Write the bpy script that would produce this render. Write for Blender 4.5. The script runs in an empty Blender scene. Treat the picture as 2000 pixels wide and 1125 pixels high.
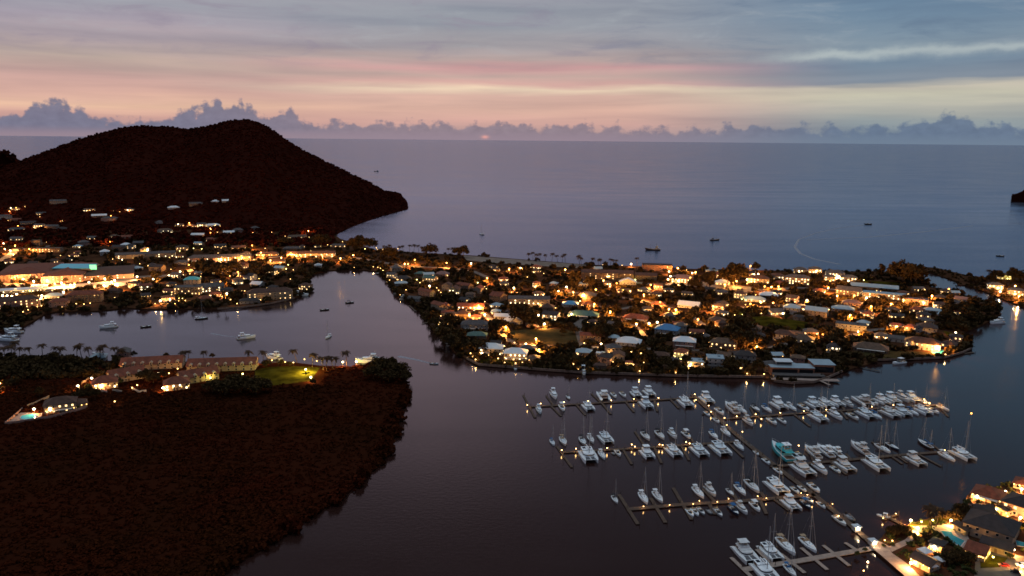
import bpy, math, random
import numpy as np
from mathutils import Vector, Matrix
from mathutils.bvhtree import BVHTree
from mathutils.geometry import tessellate_polygon
R = math.radians
rng = random.Random(7)
SC = bpy.context.scene
COL = SC.collection

# ---------------------------------------------------------------- camera
F, CX, CY, HGT = 1483.0, 1000.0, 562.5, 190.0        # focal length in photo pixels, principal point, metres above the water
PITCH, ROLL = R(11.05), R(0.54)
cam_data = bpy.data.cameras.new("camera")
cam = bpy.data.objects.new("camera", cam_data)
COL.objects.link(cam)
cam_data.sensor_width = 36.0
cam_data.lens = 36.0 * F / 2000.0
cam_data.clip_start, cam_data.clip_end = 1.0, 400000.0
CROT = Matrix.Rotation(R(90) - PITCH, 3, 'X') @ Matrix.Rotation(ROLL, 3, 'Z')
cam.matrix_world = Matrix.Translation((0, 0, HGT)) @ CROT.to_4x4()
SC.camera = cam

# ---------------------------------------------------------------- exposure and sampling
SC.view_settings.view_transform = 'Standard'
SC.view_settings.look = 'None'
SC.view_settings.exposure = 0.0
SC.view_settings.gamma = 1.0
SC.cycles.use_denoising = True
SC.cycles.use_light_tree = True
SC.cycles.sample_clamp_indirect = 2.0
SC.cycles.max_bounces = 5
SC.cycles.diffuse_bounces = 2
SC.cycles.glossy_bounces = 2
SC.cycles.filter_width = 1.6

def lin(r, g, b):
    return tuple(((c / 255) / 12.92 if c / 255 <= .04045 else ((c / 255 + .055) / 1.055) ** 2.4) for c in (r, g, b)) + (1.0,)

# ---------------------------------------------------------------- sky
W = bpy.data.worlds.new("World")
SC.world = W
W.use_nodes = True
WT = W.node_tree
for n in list(WT.nodes): WT.nodes.remove(n)

class E:
    """a value in a node tree, with arithmetic"""
    def __init__(s, sock): s.s = sock
    def __add__(a, b): return mth(a, 'ADD', b)
    def __sub__(a, b): return mth(a, 'SUBTRACT', b)
    def __mul__(a, b): return mth(a, 'MULTIPLY', b)
    def __truediv__(a, b): return mth(a, 'DIVIDE', b)
def put(tree, sock, v):
    if isinstance(v, E): tree.links.new(v.s, sock)
    else: sock.default_value = v
def mth(a, op, b=None, c=None):
    tree = (a if isinstance(a, E) else b).s.node.id_data
    n = tree.nodes.new('ShaderNodeMath'); n.operation = op
    for i, x in enumerate((a, b, c)):
        if x is not None: put(tree, n.inputs[i], x)
    return E(n.outputs[0])
def gauss(x, c, w):
    t = (x - c) / w
    return mth(t * t * -1.0, 'EXPONENT')
def sstep(x, lo, hi):
    n = x.s.node.id_data.nodes.new('ShaderNodeMapRange'); n.interpolation_type = 'SMOOTHSTEP'
    put(x.s.node.id_data, n.inputs[0], x)
    n.inputs[1].default_value, n.inputs[2].default_value = lo, hi
    return E(n.outputs[0])
def comb(x, y, z=0.0):
    t = x.s.node.id_data
    n = t.nodes.new('ShaderNodeCombineXYZ')
    for i, q in enumerate((x, y, z)): put(t, n.inputs[i], q)
    return E(n.outputs[0])
def fbm(vec, scale=1.0, detail=5.0, rough=.55, dist=0.0):
    t = vec.s.node.id_data
    n = t.nodes.new('ShaderNodeTexNoise')
    put(t, n.inputs['Vector'], vec)
    n.inputs['Scale'].default_value = scale; n.inputs['Detail'].default_value = detail
    n.inputs['Roughness'].default_value = rough; n.inputs['Distortion'].default_value = dist
    return E(n.outputs[0])
def cmix(f, a, b, mode='MIX'):
    t = f.s.node.id_data if isinstance(f, E) else a.s.node.id_data
    n = t.nodes.new('ShaderNodeMix'); n.data_type = 'RGBA'; n.blend_type = mode
    put(t, n.inputs[0], f); put(t, n.inputs[6], a); put(t, n.inputs[7], b)
    return E(n.outputs[2])
def ramp(x, stops, lo, hi):
    t = x.s.node.id_data
    n = t.nodes.new('ShaderNodeValToRGB')
    el = n.color_ramp.elements
    while len(el) < len(stops): el.new(0.5)
    for e, (p, c) in zip(el, stops):
        e.position = (p - lo) / (hi - lo)
    for e, (p, c) in zip(el, stops): e.color = c if len(c) == 4 else lin(*c)
    put(t, n.inputs[0], (x - lo) / (hi - lo))
    return E(n.outputs[0])

tc = WT.nodes.new('ShaderNodeTexCoord')
sp = WT.nodes.new('ShaderNodeSeparateXYZ')
WT.links.new(tc.outputs['Generated'], sp.inputs[0])
dx, dy, dz = (E(o) for o in sp.outputs)
u = mth(dx, 'ARCTAN2', dy) * 57.2958                   # degrees of azimuth, 0 out to sea
v = mth(dz, 'ARCSINE') * 57.2958                       # degrees above the horizon
v = mth(v, 'MAXIMUM', 0.0)
wob = fbm(comb(u / 13.0, v / 1.3), 1.0, 4.0, .5)
v1 = v + (wob - .5) * 1.3
left = ramp(v1, [(0, (165, 140, 148)), (1.2, (205, 152, 140)), (2.0, (236, 184, 150)), (2.8, (220, 168, 150)), (3.6, (206, 160, 150)),
                 (5, (188, 165, 154)), (6.2, (170, 155, 163)), (7.5, (168, 158, 172)), (8.5, (160, 160, 172)), (10, (157, 157, 168))], 0, 10)
mid = ramp(v1, [(0, (165, 138, 142)), (1.2, (210, 158, 146)), (2.1, (220, 170, 150)), (3.1, (214, 170, 153)), (3.6, (236, 206, 174)),
                (4.0, (212, 162, 152)), (4.5, (194, 162, 153)), (5.1, (208, 153, 151)), (5.6, (184, 160, 156)), (6.5, (164, 157, 162)),
                (8, (150, 155, 166)), (10, (144, 151, 164))], 0, 10)
right = ramp(v1, [(0, (106, 128, 150)), (1.4, (146, 158, 162)), (2.4, (176, 176, 166)), (3.1, (203, 198, 174)), (3.6, (198, 190, 172)),
                  (4.0, (126, 140, 156)), (5.2, (112, 136, 158)), (6.4, (122, 144, 162)),
                  (8, (104, 134, 160)), (10, (94, 127, 157))], 0, 10)
sky = cmix(sstep(u, 6, 25), cmix(sstep(u, -27, -4), left, mid), right)
streak = fbm(comb(u / 14.0, v / .95, 3.0), 1.0, 4.0, .5, .3)
sky = cmix(1.0, sky, ramp(streak, [(0.3, (.84, .85, .89, 1)), (.5, (.98, .98, .98, 1)), (.7, (1.10, 1.07, 1.04, 1))], 0, 1), 'MULTIPLY')
# the dome above the picture: grey cloud to the west, brighter overhead
dome = [(44, (.16, .15, .19, 1)), (60, (1.05, 1.28, 1.45, 1)), (90, (2.15, 2.55, 2.8, 1))]
high = cmix(sstep(u, -2, 24), ramp(v, [(9, (156, 155, 168)), (13, (.46, .43, .58, 1)), (19, (.28, .285, .40, 1)), (24, (.17, .15, .19, 1)), (32, (.09, .075, .09, 1))] + dome, 0, 90),
            ramp(v, [(9, (96, 128, 157)), (12, (.10, .23, .35, 1)), (16, (.085, .23, .35, 1)), (22, (.085, .16, .24, 1)), (32, (.06, .07, .10, 1))] + dome, 0, 90))
sky = cmix(sstep(v, 8.5, 14), sky, high)
sky = cmix(gauss(u, -6.5, 10.0) * sstep(v, 9.0, 12.0) * (sstep(v, 30.0, 20.0)) * .75, sky, (.84, .56, .60, 1))
# a pale rift on the right and soft grey-lilac patches high up
rv = v + (fbm(comb(u / 3.2, v / 2.0, 7.0), 1.0, 5.0, .6) - .5) * 1.2
rift = gauss(rv, 5.85, .30) * sstep(u, 17, 23) + gauss(rv, 5.6, .22) * gauss(u, 20.5, 3.0) * .6
sky = cmix(rift * .52, sky, lin(196, 206, 202))
soft = fbm(comb(u / 6.0, v / 1.3, 12.0), 1.0, 6.0, .62, .6)
sky = cmix(sstep(soft, .5, .72) * sstep(v, 4.2, 6.5) * .55, sky, cmix(sstep(u, -5, 20), lin(146, 134, 154), lin(92, 118, 146)))
sky = cmix(sstep(soft, .48, .25) * sstep(v, 4.8, 7) * .25, sky, lin(182, 190, 194))
# cumulus along the horizon
hump = fbm(comb(u / 1.5, 2.0, 1.0), 1.0, 3.0, .5)
hc = gauss(u, -30.3, 2.4) * 1.12 + gauss(u, -20.6, 2.8) * 1.5 + gauss(u, -8, 9) * .2 + gauss(u, -16.3, 1.1) * .6 + gauss(u, 3.0, 4.0) * .22 + gauss(u, 29, 3.5) * .75 + gauss(u, 18, 3) * .2 + .74
puff = fbm(comb(u / 1.15, v / .95, 9.0), 1.0, 6.0, .55)
fine = fbm(comb(u / .75, v / .6, 5.0), 1.0, 4.0, .6)
cm = sstep(hc * (hump * 1.7 + .22) + (puff - .5) * 2.3 + (fine - .5) * .7 + .2 - v, -.02, .42)
ccol = cmix(sstep(u, 6, 25), cmix(sstep(u, -26, -6), E(WT.nodes.new('ShaderNodeRGB').outputs[0]), lin(142, 126, 140)), lin(95, 116, 144))
for n in WT.nodes:
    if n.type == 'RGB': n.outputs[0].default_value = lin(112, 115, 142)
ctex = fbm(comb(u / .8, v / .5, 4.0), 1.0, 5.0, .6)
ccol = cmix(1.0, ccol, ramp(ctex, [(.3, (.88, .88, .90, 1)), (.7, (1.1, 1.09, 1.08, 1))], 0, 1), 'MULTIPLY')
hz = cmix(sstep(u, 4, 25), E(WT.nodes.new('ShaderNodeRGB').outputs[0]), lin(104, 124, 148))
for n in WT.nodes:
    if n.type == 'RGB' and abs(n.outputs[0].default_value[0] - .5) < .01: n.outputs[0].default_value = lin(150, 130, 146)
ccol = cmix(sstep(v, 0.0, .75), hz, ccol)
sky = cmix(cm * .93, sky, ccol)
glow = gauss(u, -2.1, .25) * gauss(v, .18, .12)
sky = cmix(glow, sky, (.75, .30, .26, 1))
hs = WT.nodes.new('ShaderNodeHueSaturation'); hs.inputs['Saturation'].default_value = .86
WT.links.new(sky.s, hs.inputs['Color']); sky = E(hs.outputs[0])
back = sstep(mth(u, 'ABSOLUTE'), 60, 130)
sky = cmix(back * .7, sky, lin(92, 104, 130))
bgn = WT.nodes.new('ShaderNodeBackground')
WT.links.new(sky.s, bgn.inputs[0])
bgn.inputs[1].default_value = 1.0
wo = WT.nodes.new('ShaderNodeOutputWorld')
WT.links.new(bgn.outputs[0], wo.inputs[0])

# ---------------------------------------------------------------- the last of the sun, below the cloud in the west
sun_d = bpy.data.lights.new("sun", 'SUN')
sun_d.energy, sun_d.angle, sun_d.color = 0.012, R(70), (1.0, .62, .5)
sun = bpy.data.objects.new("sun", sun_d)
COL.objects.link(sun)
sun.rotation_euler = (R(87), 0, R(180 + 2))

# ---------------------------------------------------------------- helpers: pixels of the photograph to places on the ground
def ray(px, py):
    return (CROT @ Vector(((px - CX) / F, -(py - CY) / F, -1.0)))
LAND = 1.2
HILLS = []
def flat(px, py, z=0.0):
    d = ray(px, py)
    t = (z - HGT) / d.z
    return Vector((d.x * t, d.y * t, z))
def at(px, py, z=LAND):
    """where the sight line of a pixel meets the hill or the plain at height z"""
    d = ray(px, py).normalized()
    best = flat(px, py, z) if d.z < -1e-4 else None
    for b in HILLS:
        hit = b.ray_cast(Vector((0, 0, HGT)), d)
        if hit[0] is not None and (best is None or hit[3] < (best - Vector((0, 0, HGT))).length): best = hit[0]
    return best
def ppm(p):
    """photo pixels per metre at a point"""
    return F / (CROT.transposed() @ (p - Vector((0, 0, HGT)))).z * -1
def proj(p):
    q = CROT.transposed() @ (Vector(p) - Vector((0, 0, HGT)))
    return CX + F * q.x / -q.z, CY - F * q.y / -q.z

# ---------------------------------------------------------------- materials
MAT = {}
def mat(name, col, rough=.6, var=.0, scale=1.0, col2=None, metal=0.0, spec=.3, emit=None, bump=0.0, stripes=None):
    m = bpy.data.materials.new(name); m.use_nodes = True
    t = m.node_tree
    b = t.nodes['Principled BSDF']
    b.inputs['Roughness'].default_value = rough
    b.inputs['Metallic'].default_value = metal
    b.inputs['Specular IOR Level'].default_value = spec
    c = tuple(col) + (1.0,)
    b.inputs['Base Color'].default_value = c
    if var or col2:
        g = t.nodes.new('ShaderNodeTexCoord')
        nz = fbm(E(g.outputs['Object']), scale, 5.0, .6)
        c2 = tuple(col2) + (1.0,) if col2 else tuple(x * (1 - var) for x in col) + (1.0,)
        cc = cmix(sstep(nz, .35, .65), c, c2)
        if stripes:
            wv = t.nodes.new('ShaderNodeTexWave')
            wv.bands_direction = stripes[0]; wv.inputs['Scale'].default_value = stripes[1]; wv.inputs['Distortion'].default_value = .6
            t.links.new(g.outputs['Object'], wv.inputs['Vector'])
            cc = cmix(E(wv.outputs[1]) * .45, cc, tuple(x * .55 for x in col) + (1.0,))
        t.links.new(cc.s, b.inputs['Base Color'])
        if bump:
            bn = t.nodes.new('ShaderNodeBump'); bn.inputs['Strength'].default_value = bump; bn.inputs['Distance'].default_value = .2
            t.links.new(nz.s, bn.inputs['Height']); t.links.new(bn.outputs[0], b.inputs['Normal'])
    if emit:
        b.inputs['Emission Color'].default_value = tuple(emit[0]) + (1.0,)
        b.inputs['Emission Strength'].default_value = emit[1]
    MAT[name] = m
    return m
mat('gelcoat_white', (.78, .82, .84), .35, .10, .6)
mat('gelcoat_pearl', (.60, .61, .61), .4, .15, .6)
mat('gelcoat_cool', (.66, .74, .79), .35, .12, .6)
mat('gelcoat_cream', (.62, .58, .52), .4, .12, .6)
mat('gelcoat_navy', (.02, .03, .06), .25, .2, .6)
mat('gelcoat_dark', (.035, .022, .02), .35, .2, .6)
mat('gelcoat_teal', (.05, .42, .46), .3, .12, .4)
mat('gelcoat_grey', (.3, .31, .33), .4, .15, .6)
mat('deck_paint', (.64, .67, .68), .6, .18, .9)
mat('teak', (.24, .13, .07), .7, .35, 1.5)
mat('tinted_glass', (.008, .010, .014), .12, .3, 1.0, spec=.5)
mat('canvas_white', (.66, .67, .68), .85, .1, 1.0)
mat('canvas_blue', (.02, .10, .24), .85, .2, 1.0)
mat('canvas_black', (.012, .012, .016), .85, .2, 1.0)
mat('canvas_tan', (.34, .24, .15), .85, .2, 1.0)
mat('netting', (.11, .11, .12), .9, .3, 3.0)
mat('solar_panel', (.01, .014, .03), .2, .3, 2.0)
mat('aluminium', (.42, .42, .43), .4, .1, 1.0, metal=.3)
mat('rubber', (.12, .12, .125), .8, .2, 2.0)
mat('red_paint', (.32, .02, .015), .35, .1, 1.0)
mat('black_paint', (.012, .012, .013), .3, .1, 1.0)
mat('dock_plank', (.10, .064, .044), .85, .45, .7, stripes=('X', .9))
mat('dock_concrete', (.30, .23, .19), .85, .25, .5)
mat('pile_timber', (.06, .04, .03), .9, .3, 2.0)
mat('roof_terracotta', (.19, .052, .026), .85, .45, .35, stripes=('X', .7))
mat('roof_white', (.56, .60, .63), .5, .12, .2, stripes=('X', .35))
mat('roof_pale_blue', (.26, .34, .39), .5, .15, .2, stripes=('X', .35))
mat('roof_grey', (.085, .075, .075), .85, .4, .4, stripes=('X', .6))
mat('roof_slate', (.036, .026, .026), .8, .4, .4, stripes=('X', .6))
mat('roof_blue', (.02, .16, .36), .5, .25, .3, stripes=('X', .5))
mat('roof_green', (.05, .11, .09), .6, .35, .3, stripes=('X', .5))
mat('roof_brown', (.085, .04, .027), .85, .45, .4, stripes=('X', .6))
mat('roof_tan', (.12, .07, .045), .85, .45, .4, stripes=('X', .6))
mat('roof_pink', (.20, .11, .095), .8, .3, .4, stripes=('X', .5))
mat('roof_teal', (.04, .34, .36), .4, .2, .3, stripes=('X', .4))
mat('wall_cream', (.38, .28, .19), .85, .2, .5)
mat('wall_white', (.44, .40, .36), .85, .15, .5)
mat('wall_pink', (.33, .19, .15), .85, .2, .5)
mat('wall_tan', (.24, .155, .10), .85, .25, .5)
mat('wall_grey', (.26, .25, .24), .85, .2, .5)
mat('wall_brick', (.28, .13, .08), .85, .3, 1.0)
mat('timber_trim', (.5, .46, .42), .7, .2, 1.0)
mat('door_timber', (.10, .05, .03), .6, .3, 2.0)
mat('window_lit', (.3, .2, .1), .4, emit=((1.0, .62, .26), 3.2))
mat('window_bright', (.3, .2, .1), .4, emit=((1.0, .78, .44), 5.0))
mat('sign_green', (.05, .3, .15), .4, emit=((.30, 1.0, .50), 1.1))
mat('asphalt', (.12, .095, .08), .9, .35, .15)
mat('paving', (.30, .225, .19), .85, .3, .4)
mat('sand', (.20, .145, .11), .95, .3, .1)
mat('lawn', (.060, .046, .006), .95, .6, .10, spec=.0)
mat('lawn_dry', (.06, .042, .018), .95, .4, .08, col2=(.035, .028, .012), spec=.0)
mat('soil', (.065, .030, .016), .95, .6, .03, col2=(.035, .016, .009), spec=.0)
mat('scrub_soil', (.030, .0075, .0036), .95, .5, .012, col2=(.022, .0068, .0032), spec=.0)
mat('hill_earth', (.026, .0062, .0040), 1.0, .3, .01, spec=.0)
mat('rock', (.05, .028, .022), .95, .5, .2)
mat('seawall_stone', (.20, .13, .10), .9, .4, .5)
mat('leaf', (.044, .0255, .0092), .85, .3, .3, col2=(.034, .022, .0085), spec=.05)
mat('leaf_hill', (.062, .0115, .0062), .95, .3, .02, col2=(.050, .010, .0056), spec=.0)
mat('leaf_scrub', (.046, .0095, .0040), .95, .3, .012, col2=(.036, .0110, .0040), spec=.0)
mat('leaf_palm', (.05, .024, .010), .8, .3, .5, spec=.15)
mat('leaf_garden', (.045, .050, .012), .8, .35, .6, spec=.15)
mat('bark', (.06, .035, .024), .95, .3, 2.0)
mat('pool_water', (.03, .30, .38), .08, .15, .2, emit=((.05, .45, .55), .10))
mat('pool_water_dim', (.02, .20, .26), .08, .15, .2)
mat('coping', (.46, .38, .34), .8, .2, .8)
mat('lamp_pole', (.10, .09, .085), .6, .2, 2.0)
def glowmat(name, c, s):
    m = mat(name, (.5, .45, .4), .4, emit=(c, s))
    m.cycles.emission_sampling = 'NONE'
glowmat('lamp_orange', (1.0, .34, .05), 10.0)
glowmat('lamp_warm', (1.0, .58, .17), 6.5)
glowmat('lamp_white', (1.0, .78, .44), 12.0)
glowmat('lamp_green', (.95, .82, .24), 9.0)
glowmat('lamp_dock', (1.0, .58, .18), 20.0)

# water: dark body, sky reflected by Fresnel, small waves
def water_material(name, body, rough, bumps, dist, cap, gl=(1, 1, 1), patch_=(.0022, .009)):
    m = bpy.data.materials.new(name); m.use_nodes = True
    t = m.node_tree
    for n in list(t.nodes): t.nodes.remove(n)
    out = t.nodes.new('ShaderNodeOutputMaterial')
    g = t.nodes.new('ShaderNodeNewGeometry')
    pos = E(g.outputs['Position'])
    mp = t.nodes.new('ShaderNodeMapping'); mp.inputs['Scale'].default_value = (bumps, bumps * 1.7, 1)
    t.links.new(pos.s, mp.inputs['Vector'])
    nz = fbm(E(mp.outputs[0]), 1.0, 4.0, .6)
    mp2 = t.nodes.new('ShaderNodeMapping'); mp2.inputs['Scale'].default_value = (*patch_, 1)
    t.links.new(pos.s, mp2.inputs['Vector'])
    big = fbm(E(mp2.outputs[0]), 1.0, 4.0, .6)
    bn = t.nodes.new('ShaderNodeBump'); bn.inputs['Strength'].default_value = 1.0; bn.inputs['Distance'].default_value = dist
    t.links.new(nz.s, bn.inputs['Height'])
    df = t.nodes.new('ShaderNodeBsdfDiffuse'); df.inputs[0].default_value = tuple(body) + (1,)
    gs = t.nodes.new('ShaderNodeBsdfGlossy'); gs.inputs[0].default_value = tuple(gl) + (1,)
    gs.distribution = 'GGX'
    put(t, gs.inputs['Roughness'], sstep(big, .3, .7) * (rough * .9) + rough * .6)
    t.links.new(bn.outputs[0], gs.inputs['Normal'])
    fr = t.nodes.new('ShaderNodeFresnel'); fr.inputs['IOR'].default_value = 1.33
    mx = t.nodes.new('ShaderNodeMixShader')
    put(t, mx.inputs[0], mth(E(fr.outputs[0]), 'MINIMUM', cap)); t.links.new(df.outputs[0], mx.inputs[1]); t.links.new(gs.outputs[0], mx.inputs[2])
    t.links.new(mx.outputs[0], out.inputs[0])
    MAT[name] = m
water_material('bay_water', (.020, .0082, .0066), .11, .30, .08, .6, (.90, .93, 1.0), (.006, .02))
water_material('sea_water', (.030, .036, .056), .16, .09, .5, .64, (.62, .70, .90))
mat('wake_foam', (.26, .26, .30), .6, .3, .3)
# ---------------------------------------------------------------- helpers: meshes and objects
class MB:
    """collects faces and builds ONE mesh"""
    def __init__(s): s.v, s.f, s.m = [], [], []
    def add(s, vs, fs, mi=0):
        o = len(s.v); s.v += [tuple(x) for x in vs]
        for f in fs: s.f.append([i + o for i in f]); s.m.append(mi)
        return s
    def box(s, c, d, mi=0, rz=0.0, top=1.0):
        x, y, z = (q / 2 for q in d); cs, sn = math.cos(rz), math.sin(rz)
        vs = []
        for k, sc in ((-1, 1.0), (1, top)):
            for a, b in ((-1, -1), (1, -1), (1, 1), (-1, 1)):
                px, py = a * x * sc, b * y * sc
                vs.append((c[0] + px * cs - py * sn, c[1] + px * sn + py * cs, c[2] + k * z))
        return s.add(vs, [(3, 2, 1, 0), (4, 5, 6, 7), (0, 1, 5, 4), (1, 2, 6, 5), (2, 3, 7, 6), (3, 0, 4, 7)], mi)
    def bar(s, p, q, r, mi=0, n=5, r2=None):
        p, q = Vector(p), Vector(q); d = (q - p).normalized()
        a = d.orthogonal().normalized(); b = d.cross(a); r2 = r if r2 is None else r2
        vs = []
        for o, rr in ((p, r), (q, r2)):
            for i in range(n):
                t = 2 * math.pi * i / n; vs.append(o + (a * math.cos(t) + b * math.sin(t)) * rr)
        fs = [(i, (i + 1) % n, n + (i + 1) % n, n + i) for i in range(n)] + [tuple(range(n))[::-1], tuple(range(n, 2 * n))]
        return s.add(vs, fs, mi)
    def prism(s, poly, z0, z1, mi=0, top=None):
        n = len(poly); tp = top or poly
        vs = [(x, y, z0) for x, y in poly] + [(x, y, z1) for x, y in tp]
        return s.add(vs, [(i, (i + 1) % n, n + (i + 1) % n, n + i) for i in range(n)] + [tuple(range(n, 2 * n)), tuple(range(n))[::-1]], mi)
    def loft(s, rings, mi=0):
        n = len(rings[0]); vs = [p for r in rings for p in r]; fs = []
        for k in range(len(rings) - 1):
            for i in range(n):
                j = (i + 1) % n; fs.append((k * n + i, k * n + j, (k + 1) * n + j, (k + 1) * n + i))
        fs.append(tuple(range(n))[::-1]); fs.append(tuple(range((len(rings) - 1) * n, len(rings) * n)))
        return s.add(vs, fs, mi)
    def ball(s, c, r, mi=0, n=7, m=5, sz=1.0):
        vs, fs = [], []
        for j in range(m + 1):
            t = math.pi * j / m
            for i in range(n):
                a = 2 * math.pi * i / n
                vs.append((c[0] + r * math.sin(t) * math.cos(a), c[1] + r * math.sin(t) * math.sin(a), c[2] + r * sz * math.cos(t)))
        for j in range(m):
            for i in range(n): fs.append((j * n + i, j * n + (i + 1) % n, (j + 1) * n + (i + 1) % n, (j + 1) * n + i)[::-1])
        return s.add(vs, fs, mi)
    def mesh(s, name, mats):
        me = bpy.data.meshes.new(name); me.from_pydata(s.v, [], s.f)
        for k in (mats if isinstance(mats, (list, tuple)) else [mats]): me.materials.append(MAT[k])
        if any(s.m): me.polygons.foreach_set('material_index', s.m)
        me.update(); return me
def np_mesh(name, verts, quads, mats, mi=None):
    me = bpy.data.meshes.new(name)
    nv, nq, k = len(verts), len(quads), quads.shape[1]
    me.vertices.add(nv); me.vertices.foreach_set('co', verts.astype(np.float32).ravel())
    me.loops.add(nq * k); me.loops.foreach_set('vertex_index', quads.astype(np.int32).ravel())
    me.polygons.add(nq); me.polygons.foreach_set('loop_start', np.arange(0, nq * k, k, dtype=np.int32))
    for q in mats: me.materials.append(MAT[q])
    if mi is not None: me.polygons.foreach_set('material_index', mi.astype(np.int32))
    me.update(calc_edges=True); me.validate(); return me

USED = {}
ORD = 'first second third fourth fifth sixth seventh eighth ninth tenth eleventh twelfth thirteenth fourteenth fifteenth sixteenth seventeenth eighteenth nineteenth twentieth'.split()
def tag(o, label=None, cat=None, group=None, kind=None):
    if label: o['label'] = label; USED[label] = USED.get(label, 0) + 1
    if cat: o['category'] = cat
    if group: o['group'] = group
    if kind: o['kind'] = kind
    return o
def obj(name, mesh, parent=None, override=None, loc=None):
    o = bpy.data.objects.new(name, mesh); COL.objects.link(o)
    if parent: o.parent = parent
    if loc is not None: o.location = loc
    if override:
        for i, mk in override.items():
            o.material_slots[i].link = 'OBJECT'; o.material_slots[i].material = MAT[mk]
    return o
def thing(name, loc, rz, label, cat, group=None, sc=1.0):
    o = bpy.data.objects.new(name, None); COL.objects.link(o)
    o.location = loc; o.rotation_euler = (0, 0, rz); o.scale = (sc,) * 3 if not isinstance(sc, tuple) else sc
    o.empty_display_size = .5
    return tag(o, label, cat, group)
def struct(name, mesh): return tag(obj(name, mesh), kind='structure')
CACHE = {}
def cached(key, fn):
    if key not in CACHE: CACHE[key] = fn()
    return CACHE[key]
# things that labels can point at: (x px, y px, phrase)
MARKS = []
TREE_BLOCK = []        # rectangles in the photograph that no filler tree may hide: x0, y0, x1, y1, y of the base
FOOT = []              # circles on the ground no tree may stand in
def place_phrase(px, py, head, used, lo=0):
    """a label of the head phrase and the nearest landmark, never given twice"""
    near = sorted(MARKS, key=lambda m: (m[0] - px) ** 2 + ((m[1] - py) * 2.2) ** 2)
    for far in ('just ', '', 'a little way '):
        for m in near[:14]:
            ddx, ddy = px - m[0], (py - m[1]) * 2.2
            if abs(ddx) > abs(ddy): rel = 'left of' if ddx < 0 else 'right of'
            else: rel = 'behind' if ddy < 0 else 'in front of'
            lab = f"{head} {far}{rel} {m[2]}"
            if lab not in used and len(lab.split()) <= 16:
                used.add(lab); return lab
    return head
LUSED = set()

# ---------------------------------------------------------------- terrain
def poly_plate(name, pix, mats, z=LAND, extra=(), low=-1.5):
    pts = [flat(*p, z) for p in pix] + [Vector((x, y, z)) for x, y in extra]
    return plate(name, pts, mats, z, low)
def plate(name, pts, mats, z, low):
    tri = tessellate_polygon([[Vector((p.x, p.y, 0)) for p in pts]])
    n = len(pts)
    area = sum(pts[i].x * pts[(i + 1) % n].y - pts[(i + 1) % n].x * pts[i].y for i in range(n))
    b = MB()
    tf = []
    for t in tri:
        a, c, d = (pts[i] for i in t)
        up = (c.x - a.x) * (d.y - a.y) - (c.y - a.y) * (d.x - a.x) > 0
        tf.append(tuple(t) if up else tuple(t)[::-1])
    b.add(pts, tf)
    if low is not None:
        lo = [(p.x, p.y, low) for p in pts]
        side = [(i, n + i, n + (i + 1) % n, (i + 1) % n) for i in range(n)]
        if area < 0: side = [f[::-1] for f in side]
        b.add(list(pts) + lo, side)
    return struct(name, b.mesh(name, mats))
def inside(poly, x, y):
    c = False; n = len(poly); j = n - 1
    for i in range(n):
        xi, yi = poly[i]; xj, yj = poly[j]
        if (yi > y) != (yj > y) and x < (xj - xi) * (y - yi) / (yj - yi) + xi: c = not c
        j = i
    return c

# sea out to the horizon
b = MB(); rr = 220000.0; n = 64
b.add([(0, 0, 0)] + [(rr * math.cos(2 * math.pi * i / n), rr * math.sin(2 * math.pi * i / n), 0) for i in range(n)], [(0, 1 + i, 1 + (i + 1) % n) for i in range(n)])
struct('sea', b.mesh('sea', 'sea_water'))

SPIT = [(-60, 690), (60, 700), (150, 703), (240, 706), (350, 706), (520, 710), (560, 706), (625, 714), (690, 716), (735, 708), (762, 702), (785, 715),
        (790, 744), (799, 770), (782, 800), (768, 858), (752, 888), (720, 927), (684, 957), (638, 987), (583, 1020), (530, 1057), (478, 1088), (420, 1120)]
MAIN = [(655, 459), (664, 466), (735, 488), (830, 494), (925, 499), (1000, 505), (1090, 512), (1150, 517), (1250, 520), (1350, 525), (1500, 528), (1600, 531), (1700, 529),
        (1780, 533), (1806, 545), (1818, 560), (1852, 566), (1868, 568), (1876, 577), (1895, 586), (1930, 594), (1950, 601), (1955, 612), (1940, 624), (1905, 640), (1880, 650),
        (1893, 662), (1897, 680), (1880, 688), (1845, 698), (1772, 701), (1715, 703), (1690, 713), (1645, 725), (1615, 738), (1590, 746), (1545, 748), (1512, 744), (1490, 736),
        (1340, 734), (1250, 731), (1150, 728), (1060, 722), (1000, 717), (935, 712), (912, 700), (890, 690), (876, 674), (862, 655), (836, 630), (822, 610), (800, 590), (782, 580),
        (768, 566), (757, 548), (738, 530), (700, 526), (640, 528), (612, 534), (600, 545), (606, 562), (604, 572), (575, 582), (530, 592), (500, 597), (440, 602), (360, 603), (300, 604),
        (250, 601), (190, 607), (110, 608), (85, 614), (60, 630), (35, 641), (-60, 655), (-500, 640), (-560, 470), (0, 440), (400, 420), (600, 430)]
EAST = [(1788, 520), (1830, 523), (1862, 531), (1900, 540), (1925, 541), (1960, 536), (2040, 533), (2500, 545), (2500, 680), (2040, 610), (2000, 600), (1965, 586), (1930, 572), (1905, 562),
        (1888, 557), (1872, 556), (1868, 550), (1850, 543), (1828, 535), (1800, 529)]
YARD = [(2050, 932), (1985, 941), (1945, 950), (1905, 956), (1888, 968), (1884, 984), (1852, 999), (1822, 1010), (1800, 1016), (1778, 1022), (1768, 1029), (1748, 1031), (1728, 1041), (1717, 1056),
        (1706, 1066), (1712, 1078), (1738, 1098), (1775, 1128), (1812, 1165)]
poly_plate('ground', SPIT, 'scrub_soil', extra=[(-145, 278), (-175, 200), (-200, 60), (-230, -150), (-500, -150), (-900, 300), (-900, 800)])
poly_plate('ground', MAIN, 'soil')
poly_plate('ground', EAST, 'soil')
poly_plate('ground', YARD, 'soil', extra=[(160, 200), (520, 200), (700, 500)])
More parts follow.
